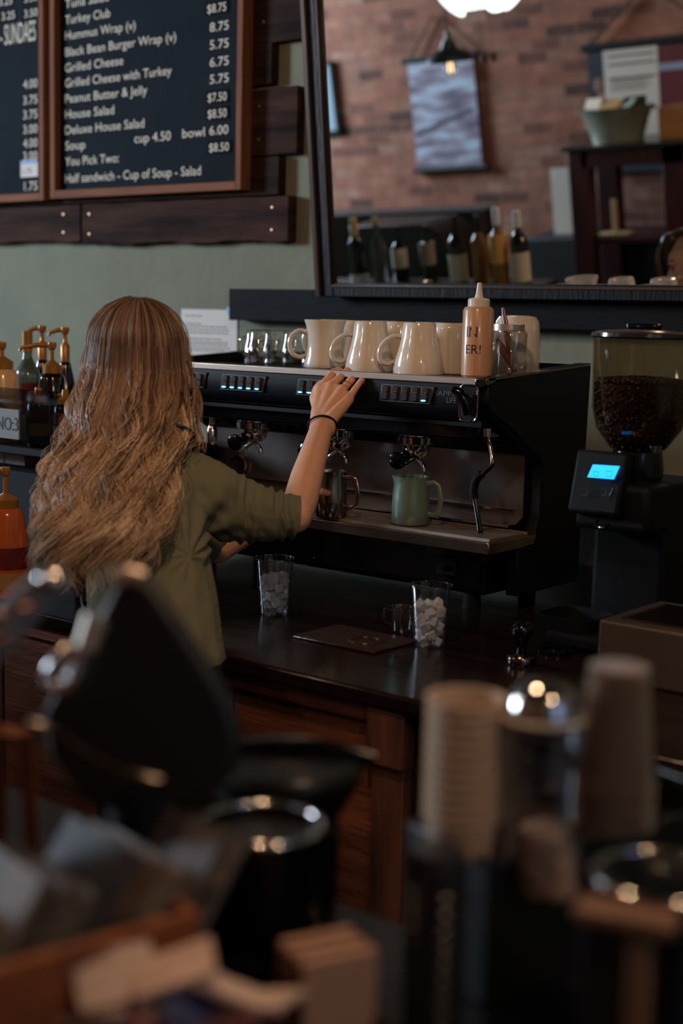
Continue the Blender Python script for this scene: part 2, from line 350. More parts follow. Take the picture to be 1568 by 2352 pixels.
for st, x, y, xr_ in (('3.25', 4, 47, 34), ('3.50', 56, 41, 86), ('3.25', -2, 14, 28), ('3.50', 56, 6, 86)):
    a = P(x-3, y+6, PY); b = P(xr_+2, y-24, PY)
    so = MB().box((a[0], PY-.003, a[2]), (b[0], PY-.0001, a[2]+.042)).build('price_strip', strip, tl, smooth=False)
    q = MB(); a = P(x, y, PY-.004); b = P(xr_, y, PY-.004)
    q.text(st, (a[0], PY-.0035, a[2]), (1, 0, 0), (0, 0, 1), float(b[0]-a[0]), .0265); q.build('price_text', letters, so, smooth=False)
a = P(49, 408, PY); b = P(88, 367, PY)
so = MB().box((a[0], PY-.003, a[2]), (b[0], PY-.0002, b[2])).build('price_sticker', paper, tl, smooth=False, label='white and blue price sticker')
MB().box((a[0], PY-.004, b[2]-.012), (b[0], PY-.003, b[2])).build('sticker_band', mat('sticker_blue', (120, 150, 200), .6), so, smooth=False)
q = MB(); q.text('1.75', (a[0]+.012, PY-.0032, a[2]+.012), (1, 0, 0), (0, 0, 1), .05, .02); q.build('sticker_text', mat('sticker_brown', (140, 120, 105), .7), so, smooth=False)
# ================================================================== ledge board, paper notice
xl = float(P(525, 700, 3.33)[0]); zt, zb2 = zat(525, 663, 3.33), zat(525, 735, 3.33)
solo(MB().box((xl, 3.33, zb2), (-.6, WALL, zt)), 'ledge_board', ledger, 'long black stained board fixed to the wall under the mirror', 'board', bevel=.003)
t = thing('paper_notice', 'white printed notice taped to the green wall behind the espresso machine', 'notice', P(478, 805, WALL-.004))
a = P(416, 805, WALL-.003); b = P(522, 712, WALL-.003)
MB().box((a[0], WALL-.004, a[2]-.05), (b[0]+.045, WALL-.001, b[2])).build('sheet', paper, t, smooth=False)
q = MB()
for k, (yy, wd) in enumerate([(726, .3), (744, .35), (750, .9), (757, .92), (764, .9), (778, .8), (785, .9), (791, .85), (798, .9), (804, .8)]):
    z = zat(430, yy, WALL-.005); x = a[0]+.02
    while x < a[0]+.02+wd*(b[0]-a[0]-.0):
        wl_ = random.uniform(.008, .02); q.box((x, WALL-.0045, z), (x+wl_, WALL-.004, z+.003)); x += wl_+.004
q.build('printed_lines', ink, t, smooth=False)
MB().box((b[0]+.0, WALL-.006, b[2]-.012), (b[0]+.012, WALL-.004, b[2]+.01)).build('tape', mat('blue_tape', (120, 180, 215), .5), t, smooth=False)
# ================================================================== mirror (leans out at the top)
t = thing('wall_mirror', 'large dark framed mirror leaning out from the wall above the machine, reflecting brickwork', 'mirror', (MP[0], 3.28, MP[2]-.05))
ud = np.array([0, -math.sin(TAU), math.cos(TAU)]); xd = np.array([1., 0, 0]); md = MN
O = MP; Wm, Hm = 1.75, 1.2
def slab(mb, x0, x1, h0, h1, d0, d1):
    vs = [O+xd*x+ud*h+md*d for h in (h0, h1) for d in (d0, d1) for x in (x0, x1)]
    return mb.add(vs, [(0, 1, 3, 2), (4, 6, 7, 5), (0, 4, 5, 1), (2, 3, 7, 6), (0, 2, 6, 4), (1, 5, 7, 3)])
mir = mat('silvered_glass', (232, 234, 232), .004, 1)
slab(MB(), -.004, Wm+.004, -.004, Hm, -.004, 0).build('mirror_glass', mir, t, smooth=False)
fr = wood('mirror_frame_wood', (22, 20, 24), (12, 11, 15), 'z', .5, spec=.25)
for q in ((-.055, 0, -.04, Hm), (Wm, Wm+.055, -.04, Hm)): slab(MB(), *q, -.03, .012).build('side_frame', fr, t, bevel=.004)
for q in ((0, Wm, -.04, 0), (-.055, Wm+.055, Hm, Hm+.05)): slab(MB(), *q, -.03, .012).build('cross_frame', fr, t, bevel=.004)
for q in ((-.062, -.046, -.04, Hm, .010, .022), (-.012, -.004, -.004, Hm, .012, .016), (-.003, Wm, -.012, -.004, .012, .016)): slab(MB(), *q).build('raised_bead', mat('frame_bead', (70, 58, 52), .25), t, bevel=.002)
# ================================================================== back counter and cabinet
CZ = .88
ct = MB().box((-5.2, 1.955, CZ-.032), (-.3, WALL, CZ))
solo(ct, 'back_countertop', wood('dark_counter', (38, 24, 20), (14, 11, 13), 'x', .16, spec=.35, bump=.05), 'dark polished wooden worktop under the espresso machine', 'countertop', bevel=.006)
t = thing('back_counter_cabinet', 'rustic reclaimed plank cabinet under the dark worktop', 'cabinet', (-1.8, 1.98, 0))
MB().box((-5.2, 2.0, .0), (-.3, WALL-.02, CZ-.033)).build('carcass', mat('cabinet_dark', (40, 28, 24), .7, noise=.3), t, smooth=False)
xe = float(P(847, 1640, 1.97)[0]); zr = zat(700, 1622, 1.97)
MB().box((-5.2, 1.972, zr), (xe-.002, 2.0, CZ-.034)).build('top_rail', cab, t, bevel=.002)
xw = float(P(925, 1640, 1.96)[0])
zc = zat(885, 1765, 1.96)
MB().box((xe, 1.962, zc), (xw, 2.0, CZ-.034)).build('corner_block', cabz, t, bevel=.003)
MB().box((xe+.008, 1.972, .02), (xw-.004, 2.0, zc+.001)).build('post', cabz, t, bevel=.002)
for i in range(4):
    x1 = xe+.006-i*.36; MB().box((x1-.35, 1.985, .05), (x1, 2.001, zr-.001)).build('panel', cab, t, bevel=.002)
MB().box((xw+.01, 1.99, .02), (-.3, 2.001, CZ-.034)).build('side_panel', mat('cabinet_black', (22, 18, 20), .6), t)
# ================================================================== ESPRESSO MACHINE
XL, XR = -2.74, -1.68
TZ = 1.412; TR = 1.052
em = thing('espresso_machine', 'black and steel three group espresso machine on the dark worktop', 'espresso machine', ((XL+XR)/2, 2.8, CZ))
side = [(2.575, TZ-.016), (2.572, 1.36), (2.59, 1.335), (2.66, 1.305), (2.795, 1.226), (2.81, 1.21), (2.81, 1.09), (2.785, 1.035), (2.72, 1.03), (2.72, .915), (3.0, .915), (3.015, TZ+.022), (2.99, TZ+.026), (2.66, TZ+.004)]
for x in (XL, XR-.03):
    MB().prism([(x, y, z) for y, z in side], (.03, 0, 0)).build('side_panel', black, em, bevel=.004)
for x in (XL-.001, XR-.031): MB().prism([(x, y, z) for y, z in ((2.572, TZ-.006), (3.01, TZ+.022), (3.01, TZ+.028), (2.572, TZ+.001))], (.032, 0, 0)).build('side_rail', chromed, em, bevel=.001)
MB().box((XL+.03, 2.83, 1.03), (XR-.03, 3.0, TZ-.012)).box((XL+.03, 2.6, 1.30), (XR-.03, 2.84, TZ-.012)).build('body', black, em, bevel=.003)
MB().box((XL+.05, 2.66, .915), (XR-.045, 2.99, 1.03)).build('base', blackgloss, em, bevel=.02, seg=4)
for x in (XL+.09, XR-.1):
    for y in (2.69, 2.93): MB().lathe([(.022, 0), (.02, .036)], (x, y, CZ), 20).build('foot', blackmatte, em)
# front control panel: gently curved section
sec = [(2.568, TZ-.016), (2.566, 1.375), (2.568, 1.345), (2.576, 1.330), (2.592, 1.320), (2.62, 1.315), (2.66, 1.312), (2.66, TZ-.016)]
MB().prism([(XL+.03, y, z) for y, z in sec], (XR-XL-.06, 0, 0)).build('control_panel', black, em)
MB().box((XL+.03, 2.600, 1.3115), (XR-.045, 2.604, 1.3165)).build('chrome_line', chrome, em)
MB().box((XL+.0, 2.563, TZ-.0155), (XR-.028, 2.583, TZ)).build('top_trim', steel, em, bevel=.002)
MB().prism([(XR-.03, 2.562, TZ-.022), (XR+.001, 2.562, TZ-.018), (XR+.001, 2.60, TZ-.010), (XR-.03, 2.60, TZ-.018)], (0, 0, .021)).build('corner_cap', chromed, em, bevel=.003)
MB().box((XL+.03, 2.583, TZ-.012), (XR-.03, 3.0, TZ-.006)).build('cup_tray', mat('cup_tray_steel', (60, 54, 50), .3, .9), em)
f = MB()
for i in range(60): x = XL+.04+i*(XR-XL-.08)/60; f.box((x, 2.60, TZ-.0065), (x+.004, 2.99, TZ-.0025))
f.build('cup_tray_slats', chromed, em)
MB().box((XL+.02, 2.995, TZ-.006), (XR-.02, 3.008, TZ+.024)).build('rear_rail', blackgloss, em, bevel=.002)
# backsplash, tray
bsp = mat('polished_backsplash', (150, 138, 134), .24, .8, noise=.15, nscale=4)
MB().prism([(XL+.03, 2.80, 1.075), (XL+.03, 2.80, 1.232), (XR-.042, 2.80, 1.232), (XR-.042, 2.80, 1.085), (XR-.062, 2.80, 1.063), (XL+.03, 2.80, 1.063)], (0, .006, 0)).build('backsplash', bsp, em)
MB().box((XL+.03, 2.785, 1.098), (XR-.06, 2.80, 1.103)).box((XL+.03, 2.77, 1.062), (XR-.06, 2.80, 1.067)).build('splash_ledge', chrome, em)
MB().box((XL+.03, 2.795, 1.228), (XR-.03, 2.835, 1.31)).box((XL+.03, 2.62, 1.27), (XR-.05, 2.80, 1.312)).build('brew_housing', blackgloss, em, bevel=.006)
tp = [(XL+.02, 2.80), (XL+.02, 2.6), (XR-.014, 2.6), (XR-.004, 2.604), (XR, 2.614), (XR, 2.80)]
MB().prism([(x, y, TR-.028) for x, y in tp], (0, 0, .028)).build('drip_tray', mat('tray_steel', (150, 134, 124), .3, .95, noise=.2, nscale=30), em, bevel=.003)
f = MB()
for i in range(150):
    x = XL+.05+i*.00663; f.box((x, 2.622, TR+.0005), (x+.0035, 2.775, TR+.004))
f.box((XL+.045, 2.618, TR), (XR-.012, 2.625, TR+.005)).box((XL+.045, 2.772, TR), (XR-.012, 2.779, TR+.005))
f.build('drip_grate', steeldull, em)
MB().box((XL+.05, 2.640, TR-.044), (XR-.03, 2.66, TR-.028)).build('tray_support', blackgloss, em)
# lower front details: round badge outline and square switch plate
a = P(690, 1265, 2.659)
MB().tube([(a[0]+.045*math.cos(k*PI/12), 2.658, a[2]-.015+.021*math.sin(k*PI/12)) for k in range(24)], .0012, 5, closed=True).build('oval_badge_ring', chromed, em)
a = P(1025, 1300, 2.655)
MB().box((a[0]-.028, 2.652, a[2]-.022), (a[0]+.028, 2.66, a[2]+.022)).build('switch_plate', blackmatte, em, bevel=.003)
MB().box((a[0]-.006, 2.645, a[2]-.010), (a[0]+.008, 2.652, a[2]+.004)).build('power_switch', blackgloss, em, bevel=.001)
# button panels
led = emis('blue_led', (70, 160, 255), 6); btn = mat('button_plastic', (34, 32, 33), .35); icon = mat('button_icon', (140, 128, 116), .6)
def pads(x0, n, lit, w_=.0275):
    W_ = n*w_+.014; zb_ = 1.3475; zt_ = zb_+.041
    pn = MB().prism([(x0-.003, 2.5665, zb_), (x0+W_-.012, 2.5665, zb_), (x0+W_, 2.5665, zt_), (x0+.004, 2.5665, zt_)], (0, -.0035, 0)).build('button_panel', charcoal, em, bevel=.0018)
    for i in range(n):
        x = x0+.005+i*w_
        MB().prism([(x, 2.563, zb_+.005), (x+.019, 2.563, zb_+.005), (x+.022, 2.563, zt_-.004), (x+.003, 2.563, zt_-.004)], (0, -.005, 0)).build('button', btn, pn, bevel=.002)
        g = MB(); cx_ = x+.0115; cz_ = zb_+.024
        for dx in ((0,) if i % 2 == 0 else (-.002, .003)):
            g.tube([(cx_+dx+a_, 2.5572, cz_+b_-abs(dx)) for a_, b_ in ((-.0035, .003), (.0035, .003), (.0025, -.003), (-.002, -.003))], .0006, 4, closed=True)
            g.tube([(cx_+dx+.0035, 2.5572, cz_+.002), (cx_+dx+.0055, 2.5572, cz_+.0005), (cx_+dx+.003, 2.5572, cz_-.001)], .0005, 4)
        g.build('cup_icon', icon, pn)
        if lit[i]: MB().lathe([(0, 0), (.0062, 0), (.0066, .0008), (.006, .0016), (0, .0016)], (cx_-.0012, 2.5578, zb_+.0085), 16, sx=1.05, sy=.28, axis=(0, -1, 0)).build('indicator_light', led, pn, label='glowing blue indicator')
def padx(px, py): return float(P(px, py, 2.563)[0])
pads(padx(507, 880), 5, [1]*5); pads(padx(681, 890), 5, [1]*5); pads(padx(872, 900), 5, [0, 0, 0, 0, 1]); pads(padx(478, 870)-.0745, 2, [0, 0])
f = MB(); a = P(1004, 908, 2.564); f.text('APPIA', (a[0], 2.5655, a[2]), (1, 0, 0), (0, 0, 1), .058, .010)
a = P(1028, 925, 2.564); f.text('LIFE', (a[0]-.004, 2.5655, a[2]), (1, 0, 0), (0, 0, 1), .026, .012); f.build('model_lettering', mat('dim_letters', (96, 92, 92), .4), em, smooth=False)
# steam lever with chrome bezel
a = P(1073, 926, 2.563); bx, bz = float(a[0]), float(a[2])
def rrect(cx, cz, w, h, r, y, n=6):
    pts = []
    for sx_, sz_, a0 in ((1, 1, 0), (-1, 1, 90), (-1, -1, 180), (1, -1, 270)):
        for k in range(n+1):
            a_ = R(a0+90*k/n); pts.append((cx+sx_*(w/2-r)+r*math.cos(a_), y, cz+sz_*(h/2-r)+r*math.sin(a_)))
    return pts
MB().tube(rrect(bx+.004, bz, .046, .078, .013, 2.562), .003, 8, closed=True).build('lever_bezel', chrome, em)
MB().prism(rrect(bx+.004, bz, .043, .075, .012, 2.561), (0, .003, 0)).build('lever_recess', blackmatte, em)
MB().tube([(bx+.008, 2.552, bz-.022), (bx+.007, 2.547, bz), (bx-.004, 2.538, bz+.024), (bx-.018, 2.533, bz+.030)], [.015, .0155, .012, .009], 14).build('steam_lever', blackgloss, em)
# steam wands
def path(*q): return [P(px, py, y) for px, py, y in q]
def smoothp(pts, n=6):
    pts = [np.array(p, float) for p in pts]; out = []
    for i in range(len(pts)-1):
        p0 = pts[max(i-1, 0)]; p1 = pts[i]; p2 = pts[i+1]; p3 = pts[min(i+2, len(pts)-1)]
        for k in range(n):
            t_ = k/n; out.append(.5*((2*p1)+(-p0+p2)*t_+(2*p0-5*p1+4*p2-p3)*t_*t_+(-p0+3*p1-3*p2+p3)*t_**3))
    out.append(pts[-1]); return out
sw = smoothp(path((1118, 990, 2.64), (1124, 1020, 2.64), (1131, 1062, 2.63), (1114, 1083, 2.625), (1096, 1100, 2.62), (1088, 1130, 2.62), (1096, 1180, 2.62), (1103, 1226, 2.625)))
MB().tube(sw, [.0058]*(len(sw)-4)+[.006, .0065, .007, .0055], 12).build('steam_wand', chromed, em)
MB().tube(smoothp(path((1106, 1088, 2.6225), (1092, 1105, 2.62), (1087, 1130, 2.62), (1089, 1146, 2.62))), .0095, 12).build('wand_sleeve', blackmatte, em)
MB().cyl(P(1117, 975, 2.64), P(1118, 1003, 2.64), .012, .010).build('wand_joint', chrome, em)
MB().prism([P(1062, 962, 2.60), P(1128, 1000, 2.66), P(1128, 1006, 2.66), P(1056, 978, 2.60)], (.0, .03, 0)).build('lever_bracket', steeldull, em, bevel=.002)
a = P(488, 975, 2.66)
MB().cyl(P(489, 958, 2.66), P(487, 985, 2.66), .008).lathe([(.008, 0), (.0125, -.01), (.015, -.035), (.0135, -.052), (.009, -.053)][::-1], P(487, 974, 2.66), 20).build('hot_water_spout', chrome, em)
# group heads (fixed)
GX = [float(P(p_, 960, 2.69)[0]) for p_ in (585, 780, 958)]
for gx in GX:
    g = MB().lathe([(.038, 1.244), (.045, 1.247), (.046, 1.262), (.043, 1.264), (.043, 1.271), (.0475, 1.273), (.0475, 1.292), (.041, 1.296), (.041, 1.315)], (gx, 2.69, 0), 40); go = g.build('group_head', chrome, em)
    MB().lathe([(.0415, 1.296), (.0428, 1.297), (.0428, 1.300), (.0415, 1.301)], (gx, 2.69, 0), 32).build('group_ring', chromed, go)
    MB().box((gx-.05, 2.70, 1.262), (gx+.05, 2.80, 1.30)).build('group_block', blackgloss, em, bevel=.012, seg=3)
ap = P(550, 1068, 2.795)
MB().olathe([(.024, 0), (.027, 0), (.027, .010), (.024, .010)], (ap[0], 2.796, ap[2]), 32, axis=(0, -1, 0)).build('round_port_ring', chrome, em)
MB().lathe([(.024, 0), (.024, .003)], (ap[0], 2.798, ap[2]), 32, axis=(0, -1, 0)).build('round_port', mat('port_brown', (44, 34, 28), .4, noise=.5, nscale=60), em)
# portafilters: lift out of the groups
def portafilter(gx, hx, hy, yh, label):
    t = thing('portafilter', label, 'portafilter', (gx, 2.69, 1.2), 'portafilters locked into the group heads')
    MB().lathe([(0, 1.212), (.02, 1.213), (.030, 1.222), (.033, 1.236), (.033, 1.2455), (.038, 1.2458), (.038, 1.2475), (0, 1.2475)], (gx, 2.69, 0), 36).build('basket_holder', chrome, t)
    h = P(hx, hy, yh); s_ = np.array([gx, 2.69, 1.232]); d_ = h-s_; d_ /= np.linalg.norm(d_)
    MB().tube([s_+d_*.028, s_+d_*.055], [.0075, .0085], 12).build('neck', chrome, t)
    L_ = float(np.linalg.norm(h-s_)); pts = [s_+d_*(.05+(L_-.05+.012)*k/9) for k in range(10)]
    MB().tube(pts, [.012, .0155, .0145, .014, .0145, .0165, .019, .0215, .0195, .009], 16).build('handle', blackgloss, t)
    sp = MB()
    for s2 in (-1, 1):
        sp.tube(smoothp([(gx, 2.69, 1.212), (gx+s2*.012, 2.688, 1.205), (gx+s2*.024, 2.686, 1.196), (gx+s2*.027, 2.685, 1.182)], 5), .0052, 10)
    sp.build('double_spout', chrome, t)
portafilter(GX[0], 540, 1016, 2.60, 'leftmost black handled portafilter, locked above the round port in the backsplash')
portafilter(GX[1], 697, 1034, 2.60, 'middle portafilter, mostly hidden behind the raised forearm')
portafilter(GX[2], 912, 1058, 2.60, 'rightmost black handled portafilter with coffee running into the green pitcher')
st = MB(); gx = GX[2]
st.tube(smoothp([(gx-.027, 2.685, 1.182), (gx-.026, 2.685, 1.16), (gx-.0245, 2.685, 1.11)]), .0016, 8); st.tube(smoothp([(gx+.027, 2.685, 1.182), (gx+.025, 2.685, 1.16), (gx+.024, 2.685, 1.11)]), .0019, 8)
solo(st, 'espresso_stream', mat('espresso', (120, 66, 34), .15), 'two thin brown streams of espresso falling into the green pitcher', 'coffee')
# pitchers
def pitcher(loc, h, rb, rtop, m, name, label, ang):
    t = thing(name, label, 'pitcher', loc)
    pr = [(0, .001), (rb-.004, 0), (rb, .004), (rb*1.0, h*.35), (rb*.97, h*.6), (rtop+.001, h*.85), (rtop+.0025, h), (rtop+.001, h), (rtop-.0005, h*.85), (rb*.97-.0015, h*.6), (rb-.0015, h*.3), (rb-.003, .004), (0, .004)]
    mb = MB().lathe(pr, loc, 48)
    # spout: pull the rim out in one direction
    sdir = np.array([math.cos(ang+PI), math.sin(ang+PI)])
    v = np.array(mb.v); rel = v[:, :2]-np.array(loc[:2]); rr_ = np.linalg.norm(rel, axis=1)+1e-9; cs = (rel@sdir)/rr_; k = np.clip((v[:, 2]-loc[2]-h*.7)/(h*.3), 0, 1)**1.5*np.clip((cs-.8)/.2, 0, 1)**1.5*(rr_ > rtop*.5)
    v[:, :2] += sdir*(k*.008)[:, None]; mb.v = [tuple(x) for x in v]; mb.build('body', m, t, ang=60)
    hd = np.array([math.cos(ang), math.sin(ang), 0]); L0 = np.array(loc, float)
    MB().tube([L0+hd*rtop*.97+(0, 0, h*.86), L0+hd*(rtop+.018)+(0, 0, h*.90), L0+hd*(rtop+.029)+(0, 0, h*.84), L0+hd*(rb+.030)+(0, 0, h*.55), L0+hd*(rb+.026)+(0, 0, h*.28), L0+hd*(rb+.012)+(0, 0, h*.22), L0+hd*(rb-.002)+(0, 0, h*.24)], .0062, 12, flat=.45).build('handle', m, t)
    return t
a = P(965, 1208, 2.66); sageg = mat('sage_enamel', (116, 136, 120), .34, .3, noise=.12, nscale=12)
pitcher((float(GX[2])+.0, 2.675, TR+.005), .113, .0445, .038, sageg, 'milk_pitcher', 'sage green milk pitcher on the drip tray under the pouring espresso', R(15))
b = Z(765, 1186, TR+.005); PIT = b
pst = mat('pitcher_steel', (168, 150, 138), .2, 1, noise=.1, nscale=40)
pitcher((float(b[0]), float(b[1])-.01, TR+.005), .112, .039, .034, pst, 'milk_pitcher', 'steel milk pitcher held in the left hand on the drip tray', R(15))
# ================================================================== on top of the machine
TOP = TZ-.0025
MR = R(218)
def mug(kind):
    h = .117
    if kind == 'inv': pr = [(0, h-.004), (.026, h-.004), (.030, h), (.0365, h-.001), (.039, h-.008), (.042, h*.72), (.050, h*.45), (.0565, h*.25), (.0585, h*.1), (.058, 0), (.055, 0), (.055, h*.1), (.047, h*.45), (.039, h*.72), (.035, h-.012), (0, h-.012)][::-1]
    elif kind == 'waist': pr = [(0, .0), (.047, 0), (.0505, .004), (.0505, .012), (.046, .03), (.0435, .055), (.0435, .08), (.046, .1), (.0505, .113), (.051, h), (.048, h), (.043, .1), (.040, .08), (.040, .055), (.042, .03), (.0, .012)]
    else: pr = [(0, h-.003), (.030, h-.003), (.034, h), (.039, h-.003), (.042, h-.012), (.0445, h*.5), (.0455, .02), (.046, 0), (.043, 0), (.041, h*.5), (.038, h-.012), (0, h-.014)][::-1]
    return pr
def make_mug(kind, loc, rz, label, proto={}):
    if kind in proto: return dup(proto[kind], loc, rz, label)
    t = thing('coffee_mug', label, 'mug', (0, 0, 0), 'cream mugs on top of the machine')
    MB().lathe(mug(kind), (0, 0, 0), 48).build('mug_body', cream, t, ang=50)
    x0 = {'inv': .050, 'waist': .043, 'str': .043}[kind]
    if kind == 'inv': hp = [(.040, .083), (.058, .084), (.078, .072), (.090, .052), (.089, .030), (.074, .020), (.055, .026)]
    elif kind == 'waist': hp = [(.044, .085), (.062, .090), (.080, .078), (.086, .058), (.080, .036), (.062, .026), (.043, .032)]
    else: hp = [(.040, .09), (.058, .092), (.074, .08), (.078, .06), (.072, .038), (.058, .028), (.044, .03)]
    MB().tube(smoothp([(x, 0, z) for x, z in hp], 5), .0058, 10, flat=1.25).build('mug_handle', cream, t)
    t.location = [float(x) for x in loc]; t.rotation_euler = (0, 0, rz); proto[kind] = t; return t
def T(px, y_): return (float(P(px, 790, y_)[0]), y_, TOP)   # a spot on the machine top: row y_, column seen at px
make_mug('waist', T(746, 2.672), MR, 'cream mug with a narrow waist, leftmost of the mugs, above the hand')
make_mug('inv', T(850, 2.675), MR, 'upturned tapered cream mug in the front row behind the fingertips')
make_mug('inv', T(962, 2.678), MR, 'upturned tapered cream mug in the front row left of the squeeze bottle')
for px, py, kd, lb in ((815, 2.79, 'str', 'cream mug in the second row between the narrow waisted mug and the next'),
                       (915, 2.80, 'str', 'cream mug in the second row between the two tapered mugs'),
                       (1032, 2.79, 'str', 'cream mug just left of the squeeze bottle, behind the tapered mug'),
                       (985, 2.90, 'str', 'cream mug in the rear row whose top shows above the right tapered mug'),
                       (880, 2.915, 'str', 'cream mug in the rear row showing between the narrow waisted and left tapered mugs'),
                       (1085, 2.90, 'str', 'cream mug in the rear row half hidden behind the squeeze bottle'),
                       (765, 2.90, 'str', 'cream mug in the rear row hidden behind the narrow waisted mug')):
    make_mug(kd, T(px, py), MR+random.uniform(-.3, .3), lb)
# big cream jug
a = T(1186, 2.92)
solo(MB().lathe([(0, .139), (.03, .139), (.044, .136), (.052, .124), (.056, .09), (.057, .04), (.056, 0), (.053, 0), (.053, .09), (.045, .128), (0, .13)][::-1], a, 48), 'cream_canister', cream, 'large rounded cream pot upturned at the right end of the machine top behind the jar', 'pot')
# squeeze bottle
a = T(1096, 2.665)
t = thing('squeeze_bottle', 'clear squeeze bottle of tan sauce with handwriting, at the right of the machine top', 'sauce bottle', a)
MB().lathe([(0, 0), (.031, 0), (.0345, .004), (.0345, .146), (.031, .153), (.024, .156), (.022, .156), (.0, .156)], a, 40).build('bottle_body', mat('tan_sauce_bottle', (190, 142, 108), .3, noise=.08, nscale=10, coat=.3), t)
MB().lathe([(.0245, .152), (.0245, .170), (.022, .173), (.010, .175), (.0075, .185), (.005, .207), (.003, .208), (0, .208)], a, 30).build('nozzle_cap', mat('frosted_cap', (205, 190, 180), .35), t)
hw = MB(); vd = np.array([-a[0], -a[1], 0]); vd /= np.linalg.norm(vd); xr_ = np.array([-vd[1], vd[0], 0])
def curved(mb, st, cx_, z_, w_, h_, R_, c_, turn=0):
    o_ = len(mb.v); mb.text(st, (cx_-w_/2, 0, 0), (1, 0, 0), (0, 0, 1), w_, h_, 0)
    vv = mb.v[o_:]
    for k_, p_ in enumerate(vv):
        al = p_[0]/R_+turn; d_ = vd*math.cos(al)+xr_*math.sin(al); q_ = np.array(c_)+d_*(R_+.0004); mb.v[o_+k_] = (q_[0], q_[1], c_[2]+z_+p_[2])
curved(hw, 'IN', -.014, .088, .026, .024, .0345, a); curved(hw, 'ER!', -.010, .052, .036, .020, .0345, a)
hw.build('handwriting', mat('navy_marker', (22, 26, 60), .5), t, smooth=False)
# square jar with sauce-stained spatulas
a = T(1166, 2.775)
t = thing('square_jar', 'square glass jar with a steel ring lid behind the squeeze bottle', 'jar', a)
MB().olathe([(.034, .001), (.037, .006), (.037, .098), (.031, .106), (.029, .106), (.035, .096), (.035, .007), (.0, .004)], a, 40, square=5, rz=.2).build('jar_glass', glass, t)
MB().olathe([(.0325, .103), (.0365, .103), (.0365, .118), (.0325, .118)], a, 36).build('ring_lid', steel, t)
for k, (p0_, p1_) in enumerate((((.02, -.004, .006), (-.024, .01, .155)), ((.016, .012, .006), (-.020, -.016, .085)))):
    q = MB().tube([np.array(a)+np.array(p0_)+(np.array(p1_)-np.array(p0_))*i/5 for i in range(6)], [.004, .005, .007, .0085, .008, .004], 8, flat=.45)
    solo(q, 'brown_stirrer', mat('brown_stirrer_wood', (92, 42, 24), .3), ['long brown stirrer leaning up out of the square jar', 'short brown stirrer lying low inside the square jar'][k], 'stirrer')
# upturned glasses
gp = None
for k, (px, py, lb) in enumerate(((590, 2.78, 'front upturned glass at the left end of the machine top'), (632, 2.85, 'upturned glass second from the left on the machine top'), (676, 2.90, 'upturned glass behind the narrow waisted mug handle'), (598, 2.93, 'rear upturned glass behind the front glass on the machine top'))):
    a = T(px, py)
    if gp is None:
        gp = thing('drinking_glass', lb, 'glass', (0, 0, 0), 'upturned glasses on the machine top')
        MB().olathe([(.030, 0), (.0365, 0), (.038, .012), (.037, .035), (.031, .06), (.030, .082), (.026, .085), (.001, .083), (.001, .06), (.022, .058), (.030, .04), (.034, .02)], (0, 0, 0), 40).build('bowl', glass, gp)
        MB().tube(smoothp([(.030, 0, .068), (.044, 0, .062), (.05, 0, .045), (.044, 0, .025), (.034, 0, .02)]), .003, 8).build('glass_handle', glass, gp)
        gp.location = a; gp.rotation_euler = (0, 0, MR)
    else: dup(gp, a, MR+random.uniform(-.4, .4), lb)
# ================================================================== counter things
ice = mat('ice', (240, 240, 242), .14, trans=.35, ior=1.31, noise=.05)
rims = thin('cup_rim_plastic', gl=.35, facing=.9, blend=.4)
cubes = []
def ice_mesh():
    mb = MB(); s = .0100
    for z in (-1, 1):
        for y in (-1, 1):
            for x in (-1, 1): mb.v.append(tuple(np.array((x, y, z))*s*rng.uniform(.75, 1.15, 3)))
    mb.f = [(0, 2, 3, 1), (4, 5, 7, 6), (0, 1, 5, 4), (2, 6, 7, 3), (0, 4, 6, 2), (1, 3, 7, 5)]
    return mb
protos = []
def iced_cup(px, py, name_, label, where):
    a = Z(px, py, CZ); L = (a[0], a[1], CZ); h = .127
    t = thing('plastic_cup', label, 'cup', L, 'clear cups of ice on the worktop')
    MB().olathe([(0.0005, .001), (.030, .001), (.0315, .004), (.0425, h-.004), (.0445, h-.002), (.0445, h), (.0420, h-.001), (.0305, .0045), (.0005, .003)], L, 44).build('cup_wall', clear, t)
    MB().tube([(L[0]+.0432*math.cos(k*PI/20), L[1]+.0432*math.sin(k*PI/20), CZ+h-.002) for k in range(40)], .0013, 6, closed=True).build('rim', rims, t)
    m = MB(); curved(m, name_, -.004, .012, .034, .011, .0345, L); m.build('handwritten_name', mat('black_marker', (16, 16, 18), .5), t, smooth=False)
    k = 0
    for lay in range(6):
        z = CZ+.013+lay*.0145; R_ = .0315+(z-CZ)/h*.0105-.0165
        n = 5 if lay < 5 else 3
        for i in range(n):
            rr_ = R_ if i < n-1 else .002; an = 2*PI*i/(n-1)+lay*.9+random.uniform(-.2, .2)
            loc = (L[0]+rr_*math.cos(an), L[1]+rr_*math.sin(an), z+random.uniform(-.003, .003))
            if len(protos) < 5:
                o = ice_mesh().build('ice_cube', ice, None, bevel=.0022, seg=2); protos.append(o)
            else: o = random.choice(protos).copy(); COL.objects.link(o)
            o.location = loc; o.rotation_euler = (random.uniform(0, 3), random.uniform(0, 3), random.uniform(0, 3))
            tag(o, 'clear ice cube in the '+where, 'ice cube', 'ice cubes in the '+where); k += 1
iced_cup(628, 1410, 'Justin', 'clear plastic cup of ice beside the girl\'s shirt, left of the pair', 'left iced cup')
iced_cup(984, 1483, 'Josh', 'clear plastic cup of ice below the green pitcher, right of the pair', 'right iced cup')
